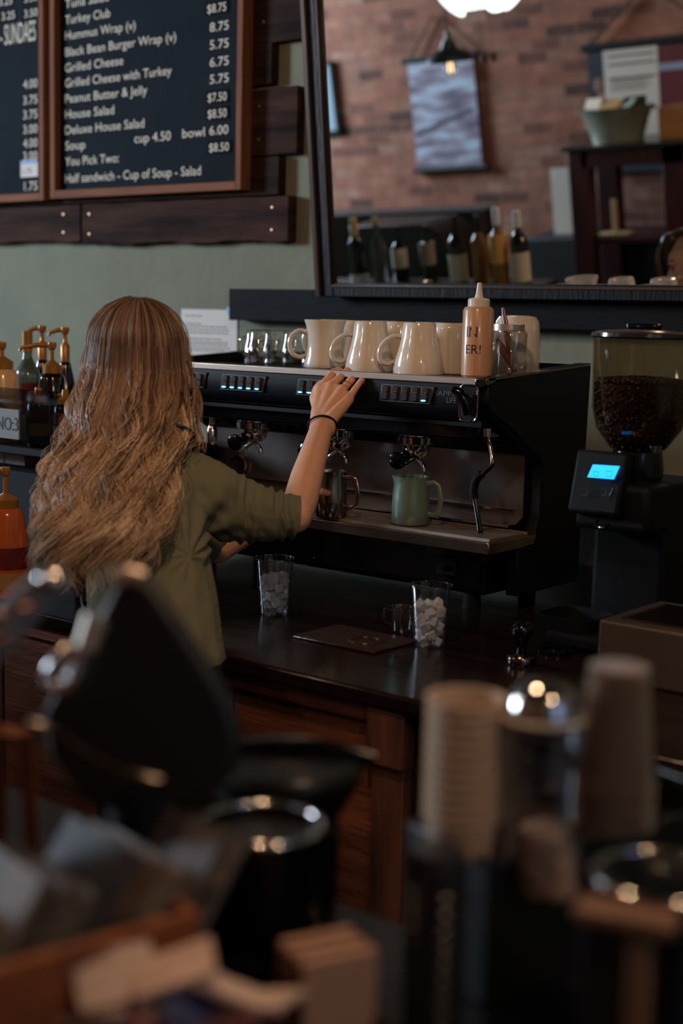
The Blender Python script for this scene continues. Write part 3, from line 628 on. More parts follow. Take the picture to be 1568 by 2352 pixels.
# small glass jug, tamper, mat, steel drip box
a = Z(922, 1452, CZ)
t = thing('shot_jug', 'tiny glass shot jug standing in shadow left of the right iced cup', 'jug', (a[0], a[1], CZ))
MB().olathe([(.0005, .001), (.018, .001), (.021, .005), (.0235, .05), (.026, .056), (.0245, .056), (.022, .05), (.019, .006), (.0005, .004)], (a[0], a[1], CZ), 32).build('jug_body', glass, t)
MB().tube(smoothp([(a[0]-.022, a[1]-.008, CZ+.046), (a[0]-.038, a[1]-.012, CZ+.044), (a[0]-.036, a[1]-.012, CZ+.02), (a[0]-.021, a[1]-.006, CZ+.014)]), .003, 8).build('jug_handle', glass, t)
a = Z(1196, 1525, CZ)
t = thing('tamper', 'black ball topped coffee tamper on the worktop right of the iced cups', 'tamper', (a[0], a[1], CZ))
MB().lathe([(0, 0), (.028, 0), (.029, .002), (.029, .014), (.026, .018), (.012, .02), (.0, .02)], (a[0], a[1], CZ), 36).build('tamper_base', chromed, t)
MB().lathe([(.011, .018), (.0095, .03), (.011, .042), (.018, .05), (.0215, .062), (.020, .074), (.012, .082), (0, .084)], (a[0], a[1], CZ), 30).build('tamper_handle', blackgloss, t)
a = Z(832, 1472, CZ)
t = thing('coaster_mat', 'reddish brown board with a turned round groove on the worktop', 'board', (a[0], a[1], CZ))
MB().box((a[0]-.12, a[1]-.08, CZ), (a[0]+.09, a[1]+.07, CZ+.006)).build('board_slab', wood('mat_wood', (60, 36, 28), (40, 25, 21), 'x', .3), t, bevel=.003)
MB().olathe([(.026, .0062), (.036, .0062), (.034, .009), (.028, .009)], (a[0]+.02, a[1]-.015, CZ), 40).build('turned_ring', wood('mat_ring', (60, 32, 24), (40, 22, 18), 'x', .3), t)
a = Z(1368, 1556, CZ); x0_, y0_ = float(a[0]), float(a[1]); hb = zat(1368, 1421, y0_)-CZ
t = thing('steel_drip_box', 'brushed steel box with a grated top cut by the right edge of the photo', 'drip box', (x0_+.15, y0_+.15, CZ))
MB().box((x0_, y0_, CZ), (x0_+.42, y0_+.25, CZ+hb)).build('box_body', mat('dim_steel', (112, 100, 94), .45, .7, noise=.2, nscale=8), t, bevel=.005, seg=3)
f = MB()
for i in range(9): f.box((x0_+.03, y0_+.03+i*.021, CZ+hb), (x0_+.39, y0_+.038+i*.021, CZ+hb+.004))
f.build('top_grate', chromed, t)
a = Z(1290, 1470, CZ)
solo(MB().lathe([(0, 0), (.06, 0), (.066, .05), (.068, .062), (.062, .062), (.058, .006), (0, .006)], (a[0]+.03, a[1], CZ), 30, square=6), 'knock_bin', blackmatte, 'low black square bin in shadow left of the steel drip box', 'bin')
solo(MB().olathe([(.028, 0), (.035, 0), (.034, .008), (.029, .008)], tuple(Z(1275, 1500, CZ)[:2])+(CZ,), 36), 'rubber_ring', blackgloss, 'black ring lying flat on the worktop right of the tamper', 'ring')
# ================================================================== grinder
gy = 2.64; gx = float(P(1466, 1000, gy)[0])
hz0, hz1 = 1.275, 1.508
gr = thing('coffee_grinder', 'tall black coffee grinder with blue screen and a hopper of beans', 'grinder', (gx, gy, CZ))
MB().box((gx-.11, gy-.16, CZ), (gx+.11, gy+.16, CZ+.035)).build('base', blackmatte, gr, bevel=.012, seg=3)
MB().box((gx-.085, gy-.02, CZ+.03), (gx+.085, gy+.15, CZ+.34)).box((gx-.085, gy-.10, CZ+.24), (gx+.085, gy, CZ+.34)).build('housing', mat('grinder_black', (6, 8, 12), .6, spec=.2), gr, bevel=.015, seg=3)
sc_ = P(1385, 1085, gy-.10)
MB().box((gx-.085, gy-.125, CZ+.27), (gx+.03, gy-.09, CZ+.40), rx=R(-14), piv=(gx, gy-.1, CZ+.30)).build('display_head', mat('grinder_black', (6, 8, 12), .6), gr, bevel=.008)
tl_, tr_, br_, bl_ = P(1361, 1067, gy-.135), P(1421, 1071, gy-.135), P(1408, 1101, gy-.135), P(1348, 1096, gy-.135)
scr = MB().prism([bl_, br_, tr_, tl_], (0, .004, 0)).build('screen', emis('screen_blue', (30, 150, 255), 1.6), gr, smooth=False, label='glowing light blue screen')
q = MB()
for px, s_ in ((1368, 1), (1398, 1.2)):
    c_ = P(px, 1089, gy-.136); q.tube([(c_[0]+x_*s_, gy-.1362, c_[2]+z_*s_) for x_, z_ in ((-.006, .005), (.006, .005), (.004, -.004), (-.004, -.004))], .0005, 4, closed=True)
q.build('screen_icon', emis('screen_icon_blue', (20, 90, 200), .8), scr)
q = MB()
for px in (1342, 1385): c_ = P(px, 1130, gy-.13); q.tube(rrect(c_[0], c_[2], .011, .013, .002, gy-.13), .0006, 5, closed=True)
q.build('keypad_outline', mat('keypad_grey', (60, 62, 66), .4), gr)
MB().cyl(P(1400, 1140, gy-.13), P(1408, 1122, gy-.13), .002).build('side_clip', chromed, gr)
MB().tube(smoothp(path((1372, 1195, gy-.12), (1370, 1208, gy-.15), (1385, 1212, gy-.16), (1398, 1205, gy-.12))), .003, 8).build('portafilter_fork', chromed, gr)
MB().lathe([(.05, CZ+.335), (.055, CZ+.36), (.05, hz0+.004)], (gx, gy, 0), 36).build('hopper_collar', blackgloss, gr)
MB().cyl(P(1503, 1040, gy-.08), P(1503, 1024, gy-.08), .008, .014).build('adjust_knob', chrome, gr)
hz0 = 1.275; hp = [(.045, hz0), (.06, hz0+.012), (.088, hz0+.05), (.097, hz0+.09), (.101, hz1)]
MB().olathe(hp+[(r-.0025, z) for r, z in hp[::-1]], (gx, gy, 0), 56).build('bean_hopper', thin('smoky_plastic', (228, 220, 206), gl=.02, facing=.2), gr)
MB().lathe([(0, hz1-.001), (.102, hz1-.001), (.106, hz1+.002), (.105, hz1+.009), (.09, hz1+.014), (.03, hz1+.018), (0, hz1+.018)], (gx, gy, 0), 56).build('hopper_lid', mat('smoky_lid', (36, 32, 30), .15), gr)
MB().box((gx-.035, gy-.015, hz1+.016), (gx+.035, gy+.015, hz1+.03)).build('lid_grip', blackgloss, gr, bevel=.006, seg=3)
bm_ = mat('coffee_bean', (46, 26, 19), .45)
bv = MB(); bz1 = zat(1450, 868, gy)
bv.lathe([(.04, hz0+.002), (.054, hz0+.014), (.082, hz0+.05), (.092, bz1-.012), (.04, bz1-.004), (0, bz1-.002)], (gx, gy, 0), 40)
for i in range(1500):
    if i < 600: rr_ = .09*math.sqrt(random.random()); an = random.uniform(0, 2*PI); p_ = (gx+rr_*math.cos(an), gy+rr_*math.sin(an), bz1+.002*random.random()-(rr_/.1)**2*.008)
    else:
        z_ = random.uniform(hz0+.01, bz1-.004); rad_ = float(np.interp(z_, [hz0, hz0+.012, hz0+.05, hz0+.09], [.04, .053, .081, .091])); an = random.uniform(0, 2*PI); p_ = (gx+rad_*math.cos(an), gy+rad_*math.sin(an), z_)
    bv.ball(p_, .0048, 4, (1, .7, .55), Euler((random.uniform(0, 3), random.uniform(0, 3), random.uniform(0, 3))).to_matrix())
tag(recenter(bv.build('coffee_beans', bm_, None)), 'heap of dark roasted coffee beans filling the grinder hopper', 'coffee beans', kind='stuff')
exec_after = []
# ================================================================== syrups at the left
rx1 = float(P(172, 1080, 2.28)[0]); rz1 = zat(100, 1034, 2.28)
t = thing('bottle_riser', 'black two level riser holding the syrup bottles at the left edge', 'shelf', (rx1-.4, 2.5, CZ))
MB().box((rx1-.95, 2.28, rz1-.02), (rx1, 2.78, rz1)).build('upper_shelf', blackmatte, t, bevel=.003)
MB().box((rx1-.02, 2.28, CZ), (rx1, 2.78, rz1-.02)).build('side', blackmatte, t)
MB().box((rx1-.95, 2.74, CZ), (rx1-.02, 2.78, rz1-.02)).build('back', blackmatte, t)
zmid = zat(30, 1066, 2.40)
MB().box((rx1-.95, 2.30, CZ+.002), (rx1-.02, 2.74, zmid)).build('lower_tier', blackmatte, t)
pa, pb_ = P(0, 1010, 2.272), P(132, 900, 2.272)
slb = MB().box((pa[0]-.3, 2.270, pa[2]), (pb_[0], 2.275, pb_[2])).build('acrylic_guard', thin('acrylic', tint=(200, 205, 210), gl=.10, facing=.4), t)
sg = thing('number_sign', 'white card sign lettered NO:3 on the acrylic guard', 'sign', P(15, 1000, 2.262))
a, b = P(-40, 1000, 2.266), P(44, 942, 2.266)
MB().box((a[0], 2.264, a[2]), (b[0], 2.269, b[2])).build('card', mat('grey_card', (120, 122, 122), .6), sg, smooth=False)
q = MB(); a2, b2 = P(-8, 985, 2.262), P(40, 985, 2.262); q.text('NO:3', (a2[0], 2.2635, a2[2]), (1, 0, 0), (0, 0, 1), float(b2[0]-a2[0]), .034); q.build('lettering', mat('sign_ink', (20, 22, 26), .6), sg, smooth=False)
for k, (l_, r_) in enumerate(((-30, 8), (12, 56))):
    a, b = P(l_, 1062, 2.40), P(r_, 1038, 2.40)
    solo(MB().box((a[0], 2.40, zmid), (b[0], 2.46, b[2])), 'white_carton', paper, ['white carton under the black riser at the very edge of the photo', 'white carton under the black riser behind the orange pump head'][k], 'carton')
def pumpb(px, y, zb_, hb_, rb, rtop, body, pump, label, name='pump_bottle', head=.075, spout=.06, bands=(), px_head=None, collar=.02, ang=R(216)):
    x = float(P(px, 1000, y)[0]); L = (x, y, zb_); t = thing(name, label, 'syrup bottle', L)
    MB().lathe([(0, 0), (rb-.004, 0), (rb, .005), (rb, hb_*.42), (rb*.93, hb_*.6), (rtop*1.12, hb_*.93), (rtop, hb_*.97), (rtop*.85, hb_), (0, hb_)], L, 36).build('bottle_body', body, t)
    for z0_, z1_, m_ in bands:
        f_ = lambda z_: float(np.interp(z_, [0, .42, .6, .93], [rb, rb, rb*.93, rtop*1.12]))
        MB().lathe([(f_(z0_)+.0006, hb_*z0_), (f_((z0_+z1_)/2)+.0006, hb_*(z0_+z1_)/2), (f_(z1_)+.0006, hb_*z1_)], L, 36).build('label_band', m_, t)
    zc_ = zb_+hb_
    p_ = MB().lathe([(rtop*.8, 0), (rtop*.82, collar), (rtop*.45, collar+.008), (.006, collar+.014), (.0055, head-.012), (.009, head-.010), (.012, head), (.011, head+.008), (0, head+.009)], (x, y, zc_), 24)
    dx, dy = math.cos(ang), math.sin(ang)
    p_.tube([(x, y, zc_+head+.002), (x+dx*spout*.5, y+dy*spout*.5, zc_+head), (x+dx*spout, y+dy*spout, zc_+head-.008), (x+dx*(spout+.004), y+dy*(spout+.004), zc_+head-.016)], [.008, .0065, .005, .004], 10)
    p_.build('pump', pump, t); return t
caramel = mat('caramel_bottle', (190, 92, 44), .22, noise=.1, nscale=6, coat=.4); redl = mat('dark_red_label', (120, 26, 30), .5, col2=(80, 20, 26), nscale=30); tanl = mat('tan_label', (170, 128, 88), .6)
whitec = mat('cream_bottle', (216, 178, 130), .3, coat=.3); dkb = mat('dark_syrup', (20, 14, 14), .12, coat=.5)
tt = pumpb(12, 2.02, CZ, .205, .056, .036, caramel, gold, 'orange brown caramel sauce bottle with tan pump standing on the worktop edge at far left', head=.085, bands=((.12, .30, tanl), (.34, .58, redl)))
q = MB()
xb = float(P(12, 1000, 2.02)[0])
curved(q, 'Sauce', -.012, .150, .03, .009, .0445, (xb, 2.02, CZ)); curved(q, 'caramel', -.002, .128, .036, .007, .0485, (xb, 2.02, CZ)); q.build('printed_words', mat('brown_print', (70, 26, 16), .6), tt, smooth=False)
tt = pumpb(6, 2.34, rz1, .19, .048, .036, whitec, gold, 'cream coloured sauce bottle with tan pump behind the acrylic guard at far left', head=.062, bands=((.1, .45, redl),))
pumpb(120, 2.44, rz1, .182, .040, .030, dkb, gold, 'black sauce bottle with long gold pump spout pointing left on the riser', head=.072, spout=.082, bands=((.12, .4, redl),))
pumpb(98, 2.62, rz1, .205, .036, .016, dkb, gold, 'rear gold pump bottle, left one of two tall pumps on the riser', head=.088, spout=.042, collar=.045)
pumpb(150, 2.62, rz1, .203, .036, .016, dkb, gold, 'rear gold pump bottle nearest the hair, right one of two tall pumps', head=.088, spout=.042, collar=.045)
for k, (px, lb) in enumerate(((88, 'small dark squeeze bottle with gold nozzle and red label, in front on the riser'), (150, 'small dark squeeze bottle with gold nozzle half hidden behind the hair'))):
    y = 2.325; x = float(P(px, 1000, y)[0]); hb_ = .115; t = thing('nozzle_bottle', lb, 'sauce bottle', (x, y, rz1))
    MB().lathe([(0, 0), (.028, 0), (.03, .004), (.03, hb_-.01), (.024, hb_), (0, hb_)], (x, y, rz1), 30).build('bottle_body', dkb, t)
    MB().lathe([(.0304, .065), (.0304, .095)], (x, y, rz1), 30).build('red_label', redl, t); MB().lathe([(.0304, .03), (.0304, .062)], (x, y, rz1), 30).build('tan_label', tanl, t)
    MB().lathe([(.022, hb_-.002), (.022, hb_+.012), (.010, hb_+.018), (.008, hb_+.036), (0, hb_+.037)], (x, y, rz1), 24).tube([(x, y, rz1+hb_+.024), (x-.02, y-.016, rz1+hb_+.020)], .005, 8).build('nozzle', gold, t)
def bottle(loc, h, r, gm, capm, label, labm=None, lz=(.12, .48), name='wine_bottle', caph=.2, cat='bottle', group=None, sh=.62):
    t = thing(name, label, cat, loc, group)
    MB().lathe([(0, 0), (r-.004, 0), (r, .004), (r, h*(sh-.06)), (r*.9, h*sh), (r*.5, h*(sh+.09)), (r*.36, h*(sh+.14)), (r*.34, h*.97), (r*.38, h*.975), (r*.38, h), (0, h)], loc, 28).build('glass_body', gm, t)
    MB().lathe([(r*.41, h*(1-caph)), (r*.41, h+.001), (0, h+.002)], loc, 22).build('neck_capsule', capm, t)
    if labm: MB().lathe([(r+.0008, h*lz[0]), (r+.0008, h*lz[1])], loc, 28).build('label', labm, t)
    return t
palegl = mat('pale_green_glass', (120, 140, 128), .08, trans=.6)
bottle((float(P(64, 1000, 2.54)[0]), 2.54, rz1), .285, .036, palegl, gold, 'clear glass bottle with gold capsule and red label between the sauce pumps', redl, (.2, .5))
# ================================================================== PERSON
FD = np.array([.20, .98, 0]); FD /= np.linalg.norm(FD); RD = np.array([FD[1], -FD[0], 0]); UZ = np.array([0, 0, 1.])
RZM = Euler((0, 0, math.atan2(RD[1], RD[0]))).to_matrix()
HC = D(318, 812, 2.93); HC[2] = 1.440
TC = P(354, 1480, 1.845); TU = P(326, 1110, 1.99)
def PT(cr, cf, z):
    k = float(np.clip((z-TC[2])/(TU[2]-TC[2]), 0, 1.15)); c_ = TC+(TU-TC)*k
    return np.array([c_[0], c_[1], 0])+RD*cr+FD*cf+UZ*z
def torso(tab, hh):
    z0_, z1_ = tab[0][0], tab[-1][0]; zz = [q[0] for q in tab]; out = []
    for z in np.arange(z0_, z1_+.001, .011):
        out.append(eb(PT(float(np.interp(z, zz, [q[3] for q in tab])), float(np.interp(z, zz, [q[4] for q in tab])), z), 1, (float(np.interp(z, zz, [q[1] for q in tab])), float(np.interp(z, zz, [q[2] for q in tab])), hh)))
    return out
HEM = 0
pr_ = thing('person', 'person with long wavy blonde hair in an olive shirt working the espresso machine', 'person', (TC[0], TC[1], 0))
def eb(c, r, s): return (np.array(c, float), r, s, RZM)
SH_R = P(405, 1120, 2.03); EL_R = P(676, 1186, 2.20); WR_R = P(741, 975, 2.455)
SH_L = PT(-.165, .03, 1.21); EL_L = P(500, 1262, 2.26); WR_L = P(668, 1150, 2.52)
neck = np.array([HC[0], HC[1], 0])*.5+np.array([TU[0], TU[1], 0])*.5
balls = []
# torso, hips, legs under the clothes
balls += torso([(.78, .14, .10, 0, 0), (.88, .14, .095, 0, 0), (.96, .12, .085, 0, 0), (1.05, .12, .085, 0, 0), (1.13, .135, .085, 0, 0), (1.20, .145, .08, 0, 0), (1.235, .12, .06, 0, 0), (1.26, .08, .05, 0, 0)], .03)
balls += chain([(np.array([neck[0], neck[1], 1.26]), .052), (HC+np.array([0, 0, -.09])-FD*.01, .05)])
for s_ in (-1, 1):
    balls += chain([(PT(s_*.085, 0, .80), .072), (PT(s_*.085, .01, .46), .046), (PT(s_*.085, -.0, .30), .044), (PT(s_*.085, 0, .09), .034), (PT(s_*.085, .0, .05), .036), (PT(s_*.085, .13, .03), .026)], .4)
# head with face
balls += [eb(HC+UZ*.018-FD*.008, 1, (.072, .088, .086)), eb(HC-UZ*.045+FD*.03, 1, (.054, .055, .058)), eb(HC-UZ*.090+FD*.055, 1, (.026, .026, .020)), eb(HC+FD*.050+UZ*.03, 1, (.056, .038, .045)),
          eb(HC+FD*.07-UZ*.005, 1, (.050, .02, .03))]
for s_ in (-1, 1):
    balls += [eb(HC+FD*.062+RD*s_*.035-UZ*.022, 1, (.022, .022, .022)), eb(HC+RD*s_*.076-FD*.005-UZ*.005, 1, (.009, .02, .030)), eb(HC+FD*.078+RD*s_*.030+UZ*.022, 1, (.020, .014, .008))]
balls += chain([(HC+FD*.086+UZ*.012, .007), (HC+FD*.100-UZ*.018, .0085), (HC+FD*.103-UZ*.025, .0095)], .5)
for s_ in (-1, 1): balls.append(eb(HC+FD*.090+RD*s_*.010-UZ*.027, 1, (.008, .010, .007)))
balls += [eb(HC+FD*.084-UZ*.050, 1, (.021, .010, .005)), eb(HC+FD*.082-UZ*.058, 1, (.018, .011, .006))]
# arms (the visible right forearm carefully tapered)
balls += chain([(SH_R, .045), (EL_R*.5+SH_R*.5, .036), (EL_R, .033)], .3)
FA = lambda px, py, y: P(px, py, y)
balls += chain([(EL_R, .036), (FA(690, 1150, 2.26), .0375), (FA(703, 1100, 2.315), .036), (FA(718, 1050, 2.365), .0315), (FA(731, 1008, 2.415), .028), (FA(740, 978, 2.45), .0262)], .22)
for o_ in (-.010, .010): balls += chain([(FA(740, 985, 2.445)+r0*o_, .0205), (FA(744, 955, 2.475)+r0*o_, .0195)], .3)
balls += chain([(SH_L, .040), (EL_L, .032), (P(600, 1195, 2.42), .033), (WR_L, .024)], .3)
# right hand: palm fan plus four bent fingers and a thumb below
hand = []
def fing(mcp, pip, dip, tip, r_):
    return chain([(mcp, r_*1.12), (mcp*.5+pip*.5, r_*1.0), (pip, r_*1.04), (pip*.5+dip*.5, r_*.93), (dip, r_*.95), (tip, r_*.82)], .2)
wb = [FA(728, 960, 2.462), FA(738, 955, 2.466), FA(748, 955, 2.468), FA(760, 962, 2.464)]
mc = [FA(736, 890, 2.532), FA(761, 886, 2.54), FA(785, 897, 2.538), FA(801, 917, 2.528)]
for a_, b_ in zip(wb, mc): hand += chain([(a_, .0165), (a_*.5+b_*.5, .0155), (b_, .0128)], .2)
for i in range(3): hand += chain([(wb[i]*.5+mc[i]*.5, .0145), (mc[i]*.5+mc[i+1]*.5, .011)], .25)
fg = [fing(mc[0], FA(766, 856, 2.572), FA(777, 851, 2.592), FA(785, 855, 2.606), .0100),
      fing(mc[1], FA(788, 860, 2.573), FA(798, 852, 2.592), FA(804, 856, 2.606), .0102),
      fing(mc[2], FA(808, 871, 2.566), FA(817, 862, 2.582), FA(823, 861, 2.596), .0098),
      fing(mc[3], FA(815, 894, 2.548), FA(824, 882, 2.555), FA(831, 872, 2.560), .0084)]
th = chain([(FA(733, 950, 2.475), .014), (FA(722, 915, 2.51), .0125), (FA(728, 892, 2.545), .0105), (FA(738, 880, 2.562), .009)], .25)
# left hand curled round the steel pitcher
pbx, pby = float(PIT[0]), float(PIT[1])-.01
def rp(an, rr_, z): return np.array([pbx+rr_*math.cos(an), pby+rr_*math.sin(an), z])
zp = zat(755, 1132, pby-.04)
lh = chain([(WR_L, .022), (rp(R(200), .075, zp), .021), (rp(R(200), .058, zp-.002), .018)], .25)
for k in range(4):
    z_ = zp-.026+k*.015
    a0 = R(198); lh += chain([(rp(a0, .056, z_), .0085), (rp(R(170), .051, z_), .0082), (rp(R(135), .049, z_), .0078), (rp(R(105), .047, z_), .0066)], .3)
lh += chain([(rp(R(205), .062, zp+.004), .011), (rp(R(235), .052, zp+.004), .0102), (rp(R(262), .049, zp+.003), .0098), (rp(R(285), .048, zp+.001), .0092), (rp(R(302), .047, zp-.001), .0078)], .25)
organic([(c_, r_*1.0, s_, m_) for c_, r_, s_, m_ in balls+hand+sum(fg, [])+th+lh], .0032, 'body', skin, pr_, smooth=5)
# eyes, brows, lips
for s_ in (-1, 1):
    MB().ball(HC+FD*.0765+RD*s_*.031+UZ*.004, .0125, 10, (1, 1, .62), RZM).build('eye', mat('eye_white', (200, 190, 185), .2), pr_)
    MB().ball(HC+FD*.0868+RD*s_*.031+UZ*.003, .0052, 8, (1, .5, 1), RZM).build('iris', mat('iris_brown', (34, 22, 18), .15), pr_)
    MB().tube([HC+FD*.084+RD*s_*.018+UZ*.026, HC+FD*.084+RD*s_*.031+UZ*.031, HC+FD*.074+RD*s_*.046+UZ*.026], [.0022, .0028, .0012], 6).build('eyebrow', mat('brow_brown', (74, 48, 34), .8), pr_)
    MB().tube([HC+FD*.0875+RD*s_*.020+UZ*.008, HC+FD*.088+RD*s_*.031+UZ*.012, HC+FD*.080+RD*s_*.043+UZ*.008], [.001, .0016, .001], 6).build('eyelash', mat('lash_black', (20, 14, 12), .8), pr_)
MB().tube([HC+FD*.084+RD*.021-UZ*.053, HC+FD*.0945-UZ*.054, HC+FD*.084-RD*.021-UZ*.053], [.002, .0055, .002], 8, flat=.8).build('lips', mat('lip_pink', (176, 98, 88), .4), pr_)
# finger nail on the little finger, ring, wrist tie
MB().tube([P(785, 884, 2.532), P(789, 876, 2.528), P(800, 877, 2.53), P(806, 884, 2.54)], .0011, 8).build('ring', mat('gold_ring', (210, 160, 100), .2, 1), pr_)
wc = FA(740, 978, 2.448); ax_ = FA(742, 965, 2.465)-FA(736, 995, 2.43); ax_ /= np.linalg.norm(ax_)
e1 = np.cross(ax_, [0, 0, 1.]); e1 /= np.linalg.norm(e1); e2 = np.cross(ax_, e1)
MB().tube([wc+e1*.0318*math.cos(k*PI/18)+e2*.0280*math.sin(k*PI/18)+ax_*.003*math.cos(k*PI/18) for k in range(36)], .0024, 8, closed=True).build('hair_tie', mat('hair_tie_black', (20, 14, 16), .8), pr_)
# shirt
shirt_m = mat('olive_shirt', (108, 106, 84), .85, noise=.08, nscale=12, bump=.12, bscale=700)
HEM = zat(480, 1526, 1.84)
sb = []
sb += torso([(HEM-.02, .176, .125, .0, 0), (.96, .170, .120, 0, 0), (1.04, .163, .112, 0, 0), (1.11, .165, .108, 0, 0), (1.17, .170, .105, 0, 0), (1.215, .168, .092, 0, 0), (1.25, .13, .072, 0, 0), (1.27, .09, .06, 0, 0)], .035)
sb += chain([(SH_R+np.array([-.02, -.02, .01]), .082), (P(470, 1140, 2.05), .080), (P(530, 1168, 2.10), .071), (P(590, 1180, 2.14), .060), (P(640, 1186, 2.175), .050), (P(690, 1188, 2.205), .045)], .2)
sb += chain([(SH_L, .068), (SH_L*.5+EL_L*.5, .062), (EL_L*.9+SH_L*.1, .05)], .25)
SA = P(640, 1186, 2.175)-P(530, 1168, 2.10); SA /= np.linalg.norm(SA); SE = P(680, 1188, 2.20); S0 = P(530, 1168, 2.10)
def shirt_def(v, n):
    over = np.clip((v-SE)@SA, 0, None); near = (np.linalg.norm(v-SE, axis=1) < .12)
    v = v-np.outer(over*near, SA)
    z = v[:, 2]; v[:, 2] = np.where((z < HEM), HEM+(z-HEM)*.02, z)
    rel = v-S0; ta = rel@SA; rad = rel-np.outer(ta, SA); rl = np.linalg.norm(rad, axis=1); side = rad[:, 2]/(rl+1e-6); s2 = (rad@r0)/(rl+1e-6)
    on_ = np.clip((ta+.02)/.05, 0, 1)*(rl < .13)*np.clip(1-(ta-.17)/.02, 0, 1)
    amp = .0052*on_*(.55+.45*np.sin(ta*75+side*1.5))
    d = amp*(1-np.abs(np.sin(ta*150+side*1.6+s2*.8+.6*np.sin(side*4)))*1.7)
    # drapes fanning from the armpit over the shoulder blade and body folds
    ap_ = P(450, 1250, 2.0); q_ = v-ap_; an = np.arctan2(q_[:, 2], q_@r0); dist = np.linalg.norm(q_, axis=1)
    f2 = np.clip(1-dist/.24, 0, 1)*np.clip(dist/.05, 0, 1)*(1-on_)
    d += .0065*f2*np.sin(an*9+dist*25+1.0)
    d += .0040*np.clip((1.16-z)/.1, 0, 1)*np.sin((v@r0)*48+np.sin(z*14)*1.3+z*9)*(1-on_)
    d += .0015*np.sin((v@r0)*130+z*40)*np.sin(z*90+(v@r0)*20)
    return v+n*(d*1.25)[:, None]
organic(sb, .0042, 'shirt', shirt_m, pr_, smooth=4, deform=shirt_def)
# trousers and shoes
tro = []
tro += torso([(.74, .165, .125, 0, 0), (.86, .160, .118, 0, 0), (.94, .148, .108, 0, 0)], .05)
for s_ in (-1, 1): tro += chain([(PT(s_*.088, 0, .78), .092), (PT(s_*.085, .01, .46), .066), (PT(s_*.085, -.005, .12), .055)], .35)
organic(tro, .007, 'trousers', mat('black_denim', (20, 22, 28), .85), pr_, smooth=4)
for s_ in (-1, 1):
    organic(chain([(PT(s_*.085, -.01, .055), .048), (PT(s_*.085, .07, .045), .042), (PT(s_*.085, .15, .036), .036)], .3), .006, 'shoe', mat('black_shoe', (18, 18, 20), .5), pr_, 3,
            deform=lambda v, n: np.column_stack([v[:, 0], v[:, 1], np.maximum(v[:, 2], .001)]))
# apron neck strap and tie at the back
apm = mat('grey_apron', (70, 82, 86), .8)
MB().tube(smoothp([P(452, 1062, 2.04), P(446, 1035, 2.04), P(440, 1005, 2.02), P(432, 985, 1.99), P(410, 975, 1.96)]), .012, 8, flat=.2).build('apron_strap', apm, pr_)
MB().tube(smoothp([P(186, 1370, 1.73), P(190, 1395, 1.72), P(205, 1415, 1.71), P(230, 1430, 1.70)]), .006, 8, flat=.3).tube(smoothp([P(196, 1398, 1.715), P(180, 1410, 1.71), P(172, 1450, 1.71), P(176, 1480, 1.715), P(186, 1440, 1.71), P(198, 1400, 1.715)]), .005, 8, flat=.3).build('apron_tie', apm, pr_)
# ---- hair
rows = [(690, 285, 345), (700, 258, 370), (720, 228, 402), (760, 206, 426), (800, 199, 435), (850, 190, 440), (900, 176, 443), (950, 160, 441), (1000, 142, 440), (1050, 124, 424), (1100, 110, 404), (1150, 97, 404), (1200, 88, 398), (1250, 82, 372), (1300, 84, 346), (1350, 100, 322), (1400, 130, 290)]
HZ, HCX, HHW = [], [], []
for py, l_, r_ in rows:
    dd = 2.93 if py < 850 else 2.93-.25*min(1, (py-850)/350)
    a_, b_ = D(l_, py, dd), D(r_, py, dd); HZ.append((a_[2]+b_[2])/2); HCX.append((a_+b_)/2); HHW.append(np.linalg.norm(b_-a_)/2)
HZ = np.array(HZ)[::-1]; HCX = np.array(HCX)[::-1]; HHW = np.array(HHW)[::-1]*np.interp(HZ, [1.25, 1.4], [.90, .985])
VD = np.array([-math.sin(yaw), math.cos(yaw), 0])
ZTOP = HZ[-1]+.004
def henv(z, psi, lay):
    c = np.array([np.interp(z, HZ, HCX[:, 0]), np.interp(z, HZ, HCX[:, 1])]); w_ = float(np.interp(z, HZ, HHW)); dp = float(np.interp(z, [1.0, 1.15, 1.3, 1.40, 1.48, 1.53, ZTOP], [.075, .085, .085, .102, .104, .075, .03]))
    return np.array([c[0], c[1], z])+r0*math.cos(psi)*w_*lay+VD*math.sin(psi)*dp*lay
hm = bpy.data.materials.new('wavy_hair'); hm.use_nodes = True; nt = hm.node_tree; N = nt.nodes; L = nt.links; bs = N['Principled BSDF']
at = N.new('ShaderNodeAttribute'); at.attribute_name = 'tone'; cr = N.new('ShaderNodeValToRGB'); e = cr.color_ramp.elements
e[0].position = 0; e[0].color = lin((40, 28, 24))+(1,); e[1].position = 1; e[1].color = lin((232, 200, 166))+(1,)
for p_, c_ in ((.3, (90, 68, 56)), (.6, (160, 126, 98))): x = e.new(p_); x.color = lin(c_)+(1,)
L.new(at.outputs['Fac'], cr.inputs[0]); L.new(cr.outputs[0], bs.inputs['Base Color']); bs.inputs['Roughness'].default_value = .42; bs.inputs['Specular IOR Level'].default_value = .6
hv, hf, ht = [], [], []
def strand(pts, rad, tones, n=3):
    o_ = sum_len[0]; pts = np.array(pts); m = len(pts); tg = np.gradient(pts, axis=0); tg /= np.linalg.norm(tg, axis=1)[:, None]+1e-9
    ref = np.tile(VD*.9+UZ*.1, (m, 1)); nn = ref-tg*np.sum(ref*tg, axis=1)[:, None]; nn /= np.linalg.norm(nn, axis=1)[:, None]+1e-9; bn = np.cross(tg, nn)
    for k in range(n):
        a_ = 2*PI*k/n; hv.append(pts+(nn*math.cos(a_)+bn*math.sin(a_))*rad[:, None])
    # index = o_ + k*m + i
    for k in range(n):
        k2 = (k+1) % n; i = np.arange(m-1); hf.append(np.column_stack([o_+k*m+i, o_+k2*m+i, o_+k2*m+i+1, o_+k*m+i+1])); ht.append(tones)
    sum_len[0] += m*n
